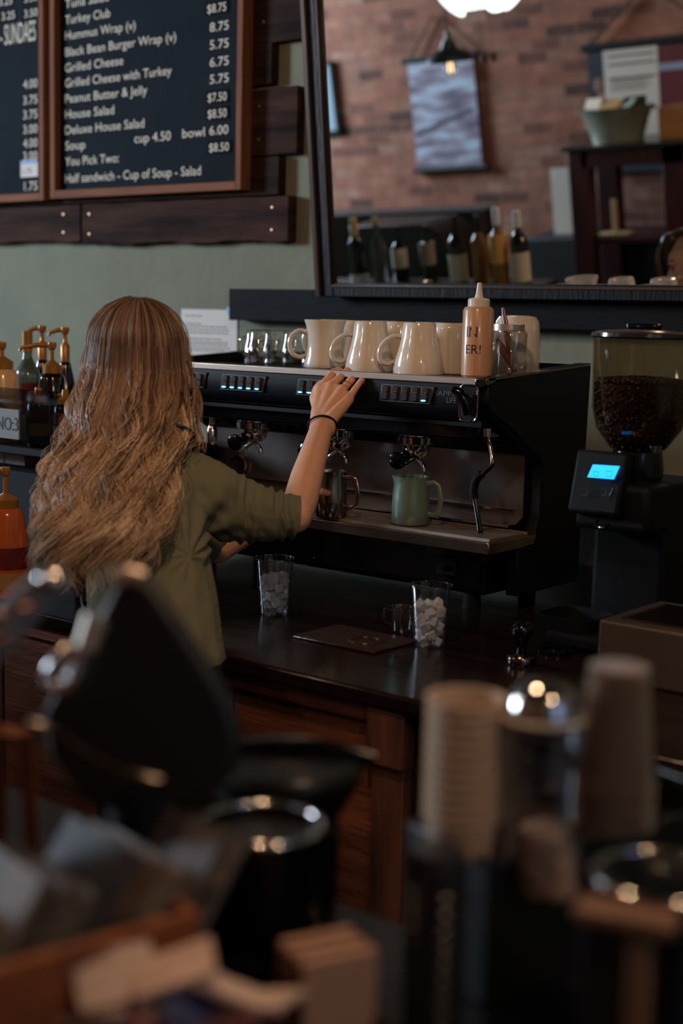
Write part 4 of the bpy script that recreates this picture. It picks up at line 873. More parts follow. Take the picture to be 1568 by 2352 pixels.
sum_len = [0]; NP = 46
def hairlock(psi, lay, zend, nst, amp, lam, ph, base, spread=.012, thick=.0011, curl=1.0, hel=0):
    for s_ in range(nst):
        dpsi = rng.normal(0, .026); dl = rng.normal(0, .012); dph = rng.normal(0, .16); ze = zend+rng.normal(0, .02); of = rng.normal(0, spread, 3); tn = base+rng.normal(0, .07)
        fly = rng.random() < .06; pts = []; tones = []
        for i in range(NP):
            u_ = i/(NP-1)
            if u_ < .25:
                ph_ = R(8)+(R(90)-R(8))*(u_/.25); z = HC[2]+.03+(ZTOP-HC[2]-.03)*math.cos(ph_)
                q = henv(z, psi+dpsi*.5, 1); cxy = henv(z, 0, 0); 
                rr_ = math.sin(ph_); base_ = henv(HC[2]+.03, psi+dpsi*.5, lay+dl); c2_ = henv(HC[2]+.03, 0, 0)
                p_ = np.array([c2_[0]+(base_[0]-c2_[0])*rr_, c2_[1]+(base_[1]-c2_[1])*rr_, z+(lay-1)*.05*math.cos(ph_)])
            else:
                v_ = (u_-.25)/.75; z = HC[2]+.03+(ze-HC[2]-.03)*v_; p_ = henv(z, psi+dpsi, (lay+dl))
            dn = np.clip((u_-.30)/.55, 0, 1); g = dn**1.2
            A = amp*g*curl*(1+.5*dn); w1 = math.sin(2*PI*(ZTOP-z)/lam+ph+dph*dn); w2 = math.cos(2*PI*(ZTOP-z)/lam+ph+dph*dn+hel)
            p_ = p_+(r0*math.sin(psi)*-1+VD*math.cos(psi)*.7)*0+r0*A*w1+VD*A*.45*w2+of*(.25+g)*(1+fly*1.6*dn)
            if fly: p_ = p_+r0*.010*math.sin(9*u_+dph*5)*dn
            pts.append(p_); tones.append(np.clip(tn*.5+.09+.56*dn*(base*.9+.2)+.05*w1, 0.02, 1))
        u = np.linspace(0, 1, NP); rad = thick*(.75+.4*np.sin(u*PI))*(1-.75*u**5)*(.55 if fly else 1)
        strand(pts, rad, np.array(tones[:-1]))
pal = lambda: float(np.clip(rng.normal(.50, .27), .05, .95))
PHS = lambda psi: 2.2*math.sin(psi*2.3)+psi*3.1+rng.normal(0, .5)
psi0, psi1 = R(92), R(352)
for k in range(150):
    psi = psi0+(psi1-psi0)*((k+.5)/150)+rng.normal(0, .02)
    hairlock(psi, rng.uniform(.90, .99), rng.uniform(1.045, 1.13) if 150 < math.degrees(psi) < 300 else rng.uniform(1.10, 1.2), 26, rng.uniform(.008, .015), rng.uniform(.115, .14), PHS(psi), pal(), spread=.0045, thick=.0009)
for k in range(70):    # outer, wavier locks facing the camera
    psi = rng.uniform(R(165), R(345)); hairlock(psi, rng.uniform(.96, 1.03), rng.uniform(1.05, 1.16), 24, rng.uniform(.012, .020), rng.uniform(.115, .135), PHS(psi), min(.98, pal()+.10), spread=.0036, thick=.0009)
for k in range(90):    # inner fill
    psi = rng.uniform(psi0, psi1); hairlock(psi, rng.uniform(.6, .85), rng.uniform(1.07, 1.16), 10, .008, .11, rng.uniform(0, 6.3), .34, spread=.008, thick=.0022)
for k in range(40):    # fine fly-aways
    psi = rng.uniform(R(150), R(358)); hairlock(psi, rng.uniform(1.0, 1.08), rng.uniform(1.06, 1.25), 3, rng.uniform(.008, .02), rng.uniform(.05, .1), rng.uniform(0, 6.3), .6, spread=.008, thick=.0005)
def tendril(pts, n, base, sp=.003, thick=.0009):
    cur = np.array(smoothp(pts, 8))
    for _ in range(10): cur[1:-1] = (cur[:-2]+cur[1:-1]*2+cur[2:])/4
    m = len(cur); u = np.linspace(0, 1, m)
    for s_ in range(n):
        of = rng.normal(0, sp, 3); f_ = rng.normal(0, .5); p_ = cur+np.outer(.3+u, of)+np.outer(np.sin(u*9+f_*4)*u*.004, r0); strand(p_, thick*(1-.7*u**4), np.clip(base+rng.normal(0, .1)+.2*u, 0, 1)[:-1])
for pts in (((428, 800, 2.0), (440, 860, 2.02), (448, 910, 2.03), (440, 960, 2.03), (452, 1005, 2.04), (448, 1040, 2.04)),
            ((430, 830, 2.0), (446, 880, 2.03), (462, 930, 2.05), (452, 975, 2.05), (466, 1010, 2.06), (462, 1035, 2.06)),
            ((420, 850, 1.98), (434, 920, 2.0), (430, 960, 2.0), (446, 1000, 2.02), (436, 1030, 2.02))):
    tendril([P(*q_) for q_ in pts], 14, .5)
V = np.concatenate(hv)-np.array(BASE[pr_.name]); Fc = np.concatenate(hf); Tn = np.concatenate(ht)
me = bpy.data.meshes.new('hair'); me.vertices.add(len(V)); me.vertices.foreach_set('co', V.ravel().astype(np.float32))
me.loops.add(len(Fc)*4); me.loops.foreach_set('vertex_index', Fc.ravel().astype(np.int32)); me.polygons.add(len(Fc)); me.polygons.foreach_set('loop_start', np.arange(0, len(Fc)*4, 4, dtype=np.int32))
me.update(); me.polygons.foreach_set('use_smooth', [True]*len(Fc)); at_ = me.attributes.new('tone', 'FLOAT', 'FACE'); at_.data.foreach_set('value', Tn.astype(np.float32))
me.materials.append(hm); ho = bpy.data.objects.new('hair', me); COL.objects.link(ho); ho.parent = pr_
# scalp cap under the strands
cp = []
for z in np.linspace(1.30, ZTOP-.035, 12):
    for ps in np.linspace(R(100), R(345), 22): cp.append((henv(z, ps, .62 if z < 1.46 else .66), .026, (1, 1, 1), None))
for z in np.linspace(1.13, 1.30, 8):
    for ps in np.linspace(R(160), R(330), 16): cp.append((henv(z, ps, .55), .028, (1, 1, 1), None))
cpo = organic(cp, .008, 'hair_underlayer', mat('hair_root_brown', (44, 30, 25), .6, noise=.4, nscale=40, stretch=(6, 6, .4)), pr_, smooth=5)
# ================================================================== THE ROOM SEEN IN THE MIRROR
BY = -1.6
rodm = mat('black_rod', (12, 12, 16), .5); ropem = mat('brown_rope', (84, 62, 50), .9)
# hanging canvas
l_, r_ = RF(932, 135, BY+.04), RF(1083, 130, BY+.04); zb_ = float(RF(962, 392, BY+.04)[2]); zt_ = float(l_[2]+r_[2])/2; x0_, x1_ = float(l_[0]), float(r_[0])
t = thing('hanging_canvas', 'pale blue and mauve canvas print hanging between black rods on the brick wall', 'wall hanging', ((x0_+x1_)/2, BY+.03, zb_))
m = bpy.data.materials.new('canvas_print'); m.use_nodes = True; nt = m.node_tree; N = nt.nodes; L = nt.links
tc = N.new('ShaderNodeTexCoord'); mp = N.new('ShaderNodeMapping'); mp.inputs['Scale'].default_value = (1, 1, 5); L.new(tc.outputs['Object'], mp.inputs[0])
n_ = N.new('ShaderNodeTexNoise'); n_.inputs['Scale'].default_value = 3.2; n_.inputs['Detail'].default_value = 3; L.new(mp.outputs[0], n_.inputs[0])
cr = N.new('ShaderNodeValToRGB'); e = cr.color_ramp.elements; e[0].position = .36; e[0].color = lin((92, 84, 108))+(1,); e[1].position = .62; e[1].color = lin((176, 196, 218))+(1,)
x = e.new(.48); x.color = lin((140, 126, 146))+(1,)
L.new(n_.outputs[0], cr.inputs[0]); L.new(cr.outputs[0], N['Principled BSDF'].inputs['Base Color']); N['Principled BSDF'].inputs['Roughness'].default_value = .7
MB().box((x0_, BY+.028, zb_), (x1_, BY+.032, zt_)).build('canvas_sheet', m, t, smooth=False)
MB().prism([(x0_+.02, BY+.0325, zb_+.24), (x0_+.22, BY+.0325, zb_+.31), (x1_-.03, BY+.0325, zb_+.385), (x1_-.03, BY+.0325, zb_+.365), (x0_+.22, BY+.0325, zb_+.285), (x0_+.02, BY+.0325, zb_+.225)], (0, .001, 0)).build('dark_streak', mat('print_slate', (60, 62, 78), .7), t)
for nm, z_ in (('top_rod', zt_), ('bottom_rod', zb_)): MB().cyl((x0_-.04, BY+.03, z_), (x1_+.04, BY+.03, z_), .02, n=12).build(nm, rodm, t)
xm = (x0_+x1_)/2-.03
MB().tube([(x0_+.02, BY+.03, zt_+.01), (xm, BY+.02, zt_+.26), (x1_-.02, BY+.03, zt_+.01)], .007, 6).build('rope', ropem, t)
# dark poster and listing sheet at the right
l_ = RF(1345, 112, BY+.04); zt_ = float(l_[2]); zb_ = zt_-.75; x0_ = float(l_[0])
t = thing('hanging_poster', 'dark poster with red field hanging from a black rod behind the metal tub', 'wall hanging', (x0_+.45, BY+.03, zb_))
MB().box((x0_, BY+.028, zb_), (x0_+.9, BY+.032, zt_)).build('poster_sheet', mat('poster_navy', (18, 24, 40), .6, col2=(46, 48, 66), nscale=6), t, smooth=False)
MB().box((x0_+.34, BY+.033, zb_+.15), (x0_+.88, BY+.034, zt_-.03)).build('red_field', mat('poster_red', (112, 30, 32), .6, noise=.3, nscale=5), t, smooth=False)
MB().box((x0_+.34, BY+.0345, zt_-.17), (x0_+.88, BY+.035, zt_-.13)).build('pale_stripe', mat('poster_pale', (150, 165, 190), .6), t, smooth=False)
MB().ball((x0_+.07, BY+.034, zt_-.22), .035, 8, (1, .05, 1.2)).ball((x0_+.10, BY+.034, zt_-.30), .05, 8, (1, .05, .8)).build('poster_figure', mat('poster_flesh', (150, 104, 92), .7), t)
MB().cyl((x0_-.03, BY+.03, zt_), (x0_+.95, BY+.03, zt_), .024, n=12).build('top_rod', rodm, t)
MB().tube([(x0_+.02, BY+.03, zt_+.02), (x0_+.40, BY+.02, zt_+.32), (x0_+.88, BY+.03, zt_+.02)], .009, 6).build('rope', ropem, t)
l_, r_ = RF(1383, 118, BY+.2), RF(1508, 106, BY+.2); zb_ = float(RF(1525, 320, BY+.2)[2]); 
t = thing('listing_sheet', 'white printed sheet with black ruled lines standing behind the metal tub', 'sheet', (float(l_[0]+r_[0])/2, BY+.2, zb_))
x0_, x1_, zt_ = float(l_[0]), float(r_[0]), float(l_[2])
MB().box((x0_, BY+.195, zb_), (x1_, BY+.20, zt_)).build('sheet', paper, t, smooth=False)
q = MB()
for f_ in (.10, .22, .42): q.box((x0_+.03, BY+.201, zt_-(zt_-zb_)*f_*.75), (x1_-.02, BY+.202, zt_-(zt_-zb_)*f_*.75+.010))
for i in range(6): q.box((x0_+.04, BY+.201, zt_-.17-i*.012), (x1_-.05-.02*(i % 3), BY+.202, zt_-.167-i*.012))
q.build('printed_rules', ink, t, smooth=False)
# tall dark cabinet stand with tub
HY = -.75
a = RF(1300, 338, HY); b = RF(1375, 500, HY); hx0 = float(a[0]); hz = float(a[2])
red = wood('mahogany_stain', (72, 30, 32), (44, 20, 24), 'z', .35)
t = thing('display_stand', 'dark mahogany open display stand holding the metal tub', 'stand', (hx0+.4, HY-.2, 0))
MB().box((hx0-.03, HY-.42, hz-.025), (hx0+1.19, HY+.03, hz)).build('top', mat('stand_top', (26, 26, 26), .25), t, bevel=.006)
for x in (hx0, hx0+.585, hx0+1.02):
    for y in (HY-.08, HY-.40): MB().box((x, y, 0), (x+.13, y+.08, hz-.025)).build('leg', red, t, bevel=.004)
MB().box((hx0+.085, HY-.06, hz-.12), (hx0+1.02, HY, hz-.025)).build('apron_rail', red, t, bevel=.003)
zs_ = float(RF(1450, 548, HY)[2])
MB().box((hx0+.085, HY-.40, zs_-.03), (hx0+1.02, HY-.02, zs_)).build('shelf', red, t, bevel=.003)
MB().box((hx0+.085, HY-.38, .1), (hx0+1.02, HY-.35, zs_-.03)).build('back_panel', mat('stand_back', (20, 18, 20), .6), t)
a = RF(1395, 331, HY-.1); tubm = mat('galvanised_tub', (150, 152, 138), .5, .5, noise=.35, nscale=9)
tc_ = np.array([a[0]+.035, HY-.16, hz]); t = thing('metal_tub', 'galvanised oval tub full of folded papers on the mahogany stand', 'tub', tc_)
MB().olathe([(0, .0), (.150, 0), (.168, .06), (.171, .066), (.187, .12), (.190, .124), (.214, .185), (.222, .19), (.215, .192), (.208, .186), (.145, .008), (0, .008)], tc_, 40, sy=.7).build('tub_body', tubm, t)
for s_ in (-1, 1): MB().tube(smoothp([tc_+np.array([s_*.208, -.03, .16]), tc_+np.array([s_*.236, -.02, .175]), tc_+np.array([s_*.236, .02, .175]), tc_+np.array([s_*.208, .03, .16])]), .006, 8).build('tub_handle', tubm, t)
for k, (dx, dy, rz_, rx_, c_, lb) in enumerate(((-.13, 0, .3, .5, (205, 190, 170), 'pale folded card sticking up at the left of the metal tub'), (-.02, .03, .1, .95, (196, 150, 96), 'tan packet lying on top in the metal tub'), (.03, -.03, -.3, 1.1, (190, 170, 140), 'buff envelope lying across the metal tub'), (.11, .01, -.5, .7, (40, 46, 48), 'dark card at the right of the metal tub'), (.06, .03, .5, .9, (140, 160, 150), 'pale green packet in the metal tub'))):
    c0 = tc_+np.array([dx*1.15, dy, .21]); solo(MB().box(tuple(c0+np.array([-.06, -.006, -.07])), tuple(c0+np.array([.06, .006, .035])), rz=rz_, rx=rx_), 'folded_paper', mat('packet_%d_paper' % k, c_, .7), lb, 'paper', smooth=False)
a = RF(1545, 268, HY-.2)
solo(MB().box((a[0]-.05, HY-.3, hz), (a[0]+.2, HY-.12, hz+.17)), 'wooden_box', wood('pale_box_wood', (176, 122, 74), (150, 100, 60), 'x', .6), 'pale wooden box right of the metal tub on the stand', 'box', bevel=.003)
# white boards standing behind the stand, low cupboard, ladle rack
a, b = RF(1262, 388, BY+.3), RF(1330, 545, BY+.3)
solo(MB().box((a[0], BY+.28, b[2]-.5), (a[0]+.27, BY+.30, a[2])), 'white_board', mat('off_white_board', (226, 216, 204), .6), 'tall off white board standing behind the left leg of the stand', 'board', smooth=False)
a = RF(1210, 548, BY+.45)
solo(MB().box((a[0]-.02, BY+.02, 0), (a[0]+.8, BY+.46, a[2])), 'low_cupboard', mat('cupboard_grey', (38, 38, 42), .6), 'low dark cupboard against the brick wall behind the white board', 'cupboard', bevel=.006)
a = RF(1415, 548, HY-.15)
t = thing('upright_utensil', 'pale wooden upright standing in a shallow rack on the stand shelf', 'utensil', (a[0], HY-.15, zs_))
MB().box((a[0]-.016, HY-.16, zs_+.01), (a[0]+.016, HY-.14, zs_+.20)).build('post', mat('pale_wood_post', (178, 150, 112), .6), t, bevel=.004)
MB().box((a[0]-.10, HY-.19, zs_), (a[0]+.10, HY-.11, zs_+.012)).build('foot', mat('pale_wood_post', (178, 150, 112), .6), t, bevel=.003)
# dark hood and screen behind the bottles
a, b = RF(1103, 452, .2), RF(772, 480, .2)
solo(MB().box((b[0]-1.2, .02, .0), (a[0], .2, a[2]-.07)), 'tall_dark_cabinet', mat('cabinet_glossy_black', (40, 34, 38), .5), 'large black cabinet in front of the brick wall behind the bottles', 'cabinet', bevel=.01)
a, b = RF(1040, 640, .75), RF(985, 515, .75)
arch = [(float(a[0]), .75, .6)]+[(float(a[0])-.20*(1-math.cos(k*PI/16)), .75, float(b[2])-.20+.20*math.sin(k*PI/16)) for k in range(9)]+[(float(a[0])-.62, .75, float(b[2])), (float(a[0])-.62, .75, .6)]
solo(MB().prism(arch, (0, -.3, 0)), 'rounded_hood', mat('hood_black', (6, 6, 9), .4), 'black round shouldered hood standing behind the row of bottles', 'hood', bevel=.01)
# bottle bar
zb_ = 1.215; ax0, ax1 = float(RF(770, 600, 1.3)[0])-.15, float(RF(1215, 600, 1.3)[0])+.05
solo(MB().box((ax0, 1.16, 0), (ax1, 1.44, zb_)), 'bottle_bar', mat('bar_black', (20, 18, 20), .4), 'narrow dark bar unit carrying the row of liquor bottles', 'bar unit', bevel=.005)
dg_ = mat('dark_bottle_glass', (16, 22, 20), .1); ag_ = mat('amber_glass', (150, 108, 56), .1, trans=.2); cg_ = mat('grey_clear_glass', (90, 96, 98), .08, trans=.5)
crl = mat('cream_label', (226, 214, 190), .6); whl = mat('white_capsule', (228, 232, 236), .5); orl = mat('orange_label', (236, 176, 100), .6); foil = mat('gold_foil', (214, 176, 120), .45, .2)
for px, y, h, r, gm, cm, lm, lz, ch, lb in ((818, 1.30, .305, .042, dg_, foil, whl, (.02, .16), .42, 'dark champagne bottle with gold foil neck, leftmost in the mirror'),
    (868, 1.32, .31, .036, cg_, mat('cork_tan', (190, 160, 128), .7), None, (.1, .4), .10, 'tall slim clear bottle with a pale stopper, second from left in the mirror'),
    (915, 1.22, .25, .035, dg_, dg_, crl, (.25, .6), .1, 'dark bottle with small cream label in front of the black hood'),
    (980, 1.22, .25, .035, dg_, dg_, mat('grey_label', (140, 128, 120), .6), (.3, .7), .1, 'dark bottle with grey label in the middle of the black hood'),
    (1048, 1.30, .305, .040, dg_, dg_, crl, (.05, .45), .25, 'dark wine bottle with large cream label right of the black hood'),
    (1100, 1.27, .30, .038, ag_, dg_, None, (.1, .4), .25, 'olive amber bottle without label beside the white capped bottle'),
    (1145, 1.31, .335, .040, ag_, whl, orl, (.3, .66), .22, 'amber bottle with white capsule and orange label, tallest in the mirror'),
    (1192, 1.29, .315, .040, dg_, whl, crl, (.05, .45), .22, 'dark bottle with pale capsule and cream label, rightmost in the mirror')):
    x = float(RF(px, 570, y)[0]); bottle((x, y, zb_), h, r, gm, cm, lb, lm, lz, name='liquor_bottle', caph=ch, group='bottles on the dark bar')
# pendant lamps
def pendant(x, y, zb_, label, first=[None]):
    if first[0]: return dup(first[0], (x, y, zb_), 0, label)
    t = thing('pendant_lamp', label, 'lamp', (0, 0, 0), 'black pendant lamps with bare bulbs'); sh = mat('black_enamel_shade', (24, 26, 26), .35)
    MB().olathe([(.130, 0), (.134, .004), (.118, .035), (.075, .062), (.050, .072), (.036, .10), (.028, .12), (.020, .12), (.030, .09), (.05, .066), (.11, .034), (.128, .004)], (0, 0, 0), 40).build('shade', sh, t)
    MB().cyl((0, 0, .12), (0, 0, .16), .014).build('socket', sh, t); MB().cyl((0, 0, .15), (0, 0, 3.7-2.1), .005, n=8).build('cord', blackmatte, t)
    MB().lathe([(0, -.075), (.022, -.070), (.034, -.050), (.036, -.035), (.030, -.012), (.016, .012), (.014, .03), (0, .03)], (0, 0, 0), 24).build('bulb', thin('bulb_glass', gl=.15, facing=.6), t)
    fl = MB()
    for k in range(4): fl.tube([(.012*math.cos(k*PI/2), .012*math.sin(k*PI/2), .0), (.014*math.cos(k*PI/2+.3), .014*math.sin(k*PI/2+.3), -.05)], .0012, 5)
    fl.build('filament', emis('filament_glow', (255, 190, 120), 9), t)
    first[0] = t; t.location = (x, y, zb_); return t
a = RF(1033, 143, -.2); pendant(float(a[0]), -.2, float(a[2]), 'black pendant lamp with clear bulb hanging before the blue canvas')
for x, y, z, lb in ((-1.15, 1.25, 2.59, 'black pendant lamp above the foreground counter'), (.25, .75, 2.46, 'black pendant lamp right of the camera'), (-2.9, .3, 2.45, 'black pendant lamp behind the person'), (-5.3, .3, 2.45, 'black pendant lamp nearest the window')): pendant(x, y, z, lb)
# ceiling fan light with glass shades and pull chains
a = RF(1110, 20, .1); FX, FZ = float(a[0]), float(a[2])
t = thing('fan_light', 'cluster of glowing white glass shades with two pull chains at the top of the mirror', 'light', (FX, .1, FZ))
gl_ = emis('lit_opal_glass', (235, 255, 246), 1.6)
MB().cyl((FX, .1, FZ+.14), (FX, .1, 3.7), .02).lathe([(.02, .24), (.09, .2), (.09, .14), (.03, .12)][::-1], (FX, .1, FZ), 28).build('hub', mat('fan_bronze', (50, 40, 34), .4, .6), t)
for dx, dy, tilt in ((0, .02, (.05, 0, -1)), (-.22, 0, (-.75, .1, -.66)), (.22, .0, (.7, -.1, -.6)), (.0, -.2, (0, -.7, -.6))):
    MB().lathe([(0, -.01), (.035, 0), (.05, .03), (.065, .07), (.085, .11), (.09, .115), (.082, .112), (.05, .05), (0, .02)], (FX+dx*.45, .1+dy*.45, FZ+.12), 28, axis=Vector(tilt).normalized()).build('glass_shade', gl_, t)
for px, py in ((1108, 125), (1133, 122)):
    b = RF(px, py, .1); MB().cyl((b[0], .1, b[2]), (b[0], .1, FZ+.13), .002, n=6).build('pull_chain', ropem, t); MB().cyl((b[0], .1, b[2]-.045), (b[0], .1, b[2]), .010, .010, 12).build('pull_fob', blackgloss, t)
# sliver of a framed notice at the left mirror edge
a = RF(757, 200, BY+.05)
t = thing('framed_notice', 'blue white framed notice just cut by the left edge of the mirror', 'notice', (float(a[0])-.2, BY+.02, 1.45))
a2 = RF(768, 310, BY+.05)
MB().box((a[0]-.4, BY+.005, a2[2]), (a[0]+.02, BY+.03, a2[2]+.5)).build('frame', blackmatte, t, bevel=.003); MB().box((a[0]-.38, BY+.031, a2[2]+.03), (a[0]+.0, BY+.033, a2[2]+.47)).build('print', mat('pale_blue_print', (130, 160, 175), .6), t, smooth=False)
# ================================================================== FOREGROUND COUNTER
FZC = .925
t = thing('service_counter', 'dark service counter in the blurred foreground', 'counter', (-.9, .6, 0))
MB().box((-2.2, .15, FZC-.04), (.9, 1.12, FZC)).build('counter_top', mat('foreground_black_top', (14, 13, 15), .3, noise=.3, nscale=10), t, bevel=.005)
MB().box((-2.15, .2, 0), (.85, 1.07, FZC-.04)).build('counter_body', mat('foreground_counter_body', (30, 24, 22), .7), t)
def at(px, py, d, z=None):
    q = D(px, py, d); return np.array([q[0], q[1], q[2] if z is None else z])
# canister with chrome rim
c = at(602, 1888, 1.30); zc = float(c[2])
t = thing('canister', 'black cylindrical canister with a chrome rim in the foreground centre', 'canister', (c[0], c[1], FZC))
MB().olathe([(0, FZC), (.049, FZC), (.052, FZC+.005), (.0545, zc-.004), (.052, zc-.004), (.050, FZC+.02), (0, FZC+.01)], (c[0], c[1], 0), 48).build('canister_wall', blackgloss, t)
MB().tube([(c[0]+.0545*math.cos(k*PI/24), c[1]+.0545*math.sin(k*PI/24), zc-.002) for k in range(48)], .0032, 10, closed=True).build('rim', chrome, t)
MB().lathe([(0, zc-.012), (.050, zc-.013)], (c[0], c[1], 0), 36).build('inner_lid', mat('inner_lid_black', (20, 21, 24), .35), t)
# airpot with wide pump lid, behind the canister
c = at(640, 1900, 1.50); z0 = float(at(640, 1800, 1.5)[2])
t = thing('airpot', 'black airpot with a wide sloping pump lid behind the canister', 'airpot', (c[0], c[1], FZC-.0))
zt_ = float(at(640, 1725, 1.5)[2])
MB().lathe([(.0, FZC), (.062, FZC), (.064, FZC+.01), (.064, z0-.04), (.058, z0-.03), (0, z0-.03)], (c[0], c[1], 0), 40).build('airpot_body', blackgloss, t)
lt_ = MB().lathe([(.058, z0-.031), (.070, z0-.01), (.084, zt_-.018), (.084, zt_-.010), (.078, zt_-.002), (.05, zt_), (0, zt_)], (c[0]+.005, c[1], 0), 40); lt_.build('pump_lid', mat('airpot_lid', (16, 17, 19), .3), t)
p0 = np.array([c[0], c[1], zt_]); MB().tube(smoothp([p0-r0*.05+UZ*.003, p0+UZ*.008, p0+r0*.05+UZ*.008, p0+r0*.098-UZ*.004]), [.010]*13+[.010, .009, .008, .006, .005, .004][:6] if False else .009, 10, flat=.5).build('pump_lever', blackgloss, t)
# big dark till screen seen from behind with chrome clasp
c = at(330, 1560, 1.22)
t = thing('till_screen', 'large black rounded till screen seen from behind, tilted to a point at the top', 'screen', (c[0], c[1], FZC))
def sil(pts, d, thick, rad=.0): return [D(px, py, d) for px, py in pts], rt*0+fw*thick
poly = [(268, 1330), (292, 1316), (322, 1322), (360, 1352), (420, 1440), (480, 1530), (530, 1612), (552, 1690), (540, 1780), (470, 1850), (330, 1880), (190, 1840), (110, 1740), (96, 1640), (150, 1540), (215, 1440)]
pp, dd_ = sil(poly, 1.26, .035); q = MB().prism(pp, dd_); q.build('screen_shell', mat('till_black', (13, 13, 16), .42), t, bevel=.009, seg=4)
MB().tube([at(330, 1800, 1.28), at(330, 2000, 1.28)*np.array([1, 1, 0])+np.array([0, 0, FZC+.01])], [.03, .045], 20).lathe([(0, 0), (.075, 0), (.072, .012), (0, .014)], at(330, 2000, 1.28, FZC), 36).build('stand_neck', blackmatte, t)
for k in range(1): MB().tube(smoothp([D(262, 1336, 1.25), D(290, 1322, 1.25), D(330, 1330, 1.25)]), .0085, 10).build('corner_highlight', steeldull, t)  # pale tube put in as the highlight on the shell's top corner
lo = [(216, 1425), (200, 1470), (182, 1520), (168, 1560), (140, 1585), (116, 1572), (112, 1545), (132, 1515), (158, 1490)]
MB().tube(smoothp([D(px, py, 1.235) for px, py in lo], 4), .0055, 10).build('clasp_loop', chrome, t)
MB().tube([D(222, 1418, 1.235), D(196, 1490, 1.232)], [.011, .010], 14).build('clasp_bar', steeldull, t)
MB().tube(smoothp([D(66, 1660, 1.22), D(110, 1672, 1.22), (D(160, 1700, 1.22)), D(230, 1745, 1.22), D(310, 1780, 1.22), D(370, 1795, 1.22)]), .0035, 8).build('chrome_edge', chromed, t)
# grey lever arm rising from the left edge
t = thing('lever_arm', 'slate grey lever arm with a shiny tip rising from the left edge in the foreground', 'lever', at(-60, 1600, 1.2, FZC))
MB().tube([D(118, 1332, 1.2), D(60, 1390, 1.2), D(0, 1452, 1.2), D(-60, 1512, 1.2)], [.013, .016, .018, .019], 16, flat=.6).build('arm', mat('slate_arm', (112, 116, 128), .5, .3), t)
MB().ball(D(118, 1330, 1.195), .0115, 12, (1.2, 1.2, .8)).build('arm_tip', chrome, t)
for px, py in ((62, 1397), (8, 1468), (4, 1412)): MB().ball(D(px, py, 1.185), .0035, 8).build('rivet', mat('copper_rivet', (200, 130, 90), .2, 1), t)
MB().tube([D(-60, 1512, 1.2), at(-80, 1700, 1.2, FZC)], [.02, .03], 16).build('lever_post', blackmatte, t)
# wooden caddy with handle and packets
ck = wood('caddy_wood', (150, 86, 50), (112, 62, 38), 'x', .5)
A = at(462, 2092, 1.16); zt_ = float(A[2]); B = Z(-60, 2242, zt_); Cc = Z(180, 1962, zt_); e_ = (B-A)/np.linalg.norm(B-A); wv = Cc-A; wv = wv-e_*(wv@e_); fd_ = wv/np.linalg.norm(wv); W_ = min(.17, float(np.linalg.norm(wv))); Ln = .42
t = thing('wooden_caddy', 'orange brown wooden caddy box filled with paper packets at the lower left', 'caddy', (A+e_*.2)*np.array([1, 1, 0])+np.array([0, 0, FZC]))
def obx(mb, o, u_, v_, h, lu, lv, z0_):
    vs = [np.array([o[0], o[1], z0_])+u_*i*lu+v_*j*lv+UZ*k*h for k in (0, 1) for j in (0, 1) for i in (0, 1)]
    return mb.add(vs, [(0, 2, 3, 1), (4, 5, 7, 6), (0, 1, 5, 4), (2, 6, 7, 3), (0, 4, 6, 2), (1, 3, 7, 5)])
obx(MB(), A, e_, fd_, zt_-FZC, Ln, .010, FZC).build('front_board', ck, t, bevel=.002)
obx(MB(), A+fd_*(W_-.01), e_, fd_, zt_-FZC, Ln, .010, FZC).build('back_board', ck, t, bevel=.002)
obx(MB(), A+fd_*.01, e_, fd_, zt_-FZC, .010, W_-.02, FZC).build('end_board', ck, t, bevel=.002)
obx(MB(), A+e_*(Ln-.01)+fd_*.01, e_, fd_, zt_-FZC, .010, W_-.02, FZC).build('end_board', ck, t, bevel=.002)
obx(MB(), A+fd_*.01+e_*.01, e_, fd_, .008, Ln-.02, W_-.02, FZC).build('floor_board', ck, t)
pkc = [(112, 106, 104), (92, 84, 86), (130, 118, 112), (104, 84, 76), (64, 66, 78)]
for i in range(13):
    o_ = A+e_*(.03+i*.028)+fd_*.022; q = obx(MB(), o_, (e_*.9-UZ*.44), fd_, .0, .0, 0, 0) if False else MB()
    lean = UZ*math.cos(.6)-e_*math.sin(.6); wd = W_-.05; hh = (zt_-FZC)/math.cos(.6)+.035+.014*math.sin(i*2.1); base_ = np.array([o_[0], o_[1], FZC+.012])+e_*.02
    tn_ = np.cross(fd_, lean); vs = [base_+fd_*wd*j+lean*hh*k+tn_*.006*m_ for k in (0, 1) for j in (0, 1) for m_ in (0, 1)]
    q.add(vs, [(0, 2, 3, 1), (4, 5, 7, 6), (0, 1, 5, 4), (2, 6, 7, 3), (0, 4, 6, 2), (1, 3, 7, 5)])
    o2 = solo(q, 'paper_packet', mat('packet_%d' % (i % 5), pkc[i % 5], .7, noise=.5, nscale=25), 'blurred paper packet standing in the wooden caddy', 'packet', 'paper packets standing in the caddy')
    o2['label'] = 'blurred paper packet standing in a row in the wooden caddy'
t = thing('rack_frame', 'upright brown wooden rack frame at the left edge behind the packets', 'frame', at(30, 1800, 1.45, FZC))
dR = 1.45
MB().tube([D(-60, 1672, dR), D(58, 1690, dR)], .0085, 4).build('top_bar', ck, t)
MB().tube([D(58, 1684, dR), at(84, 2000, dR, FZC)], .0095, 4).build('post', ck, t)
MB().tube([D(2, 1680, dR), at(6, 2000, dR, FZC)], .0075, 4).build('post', ck, t)
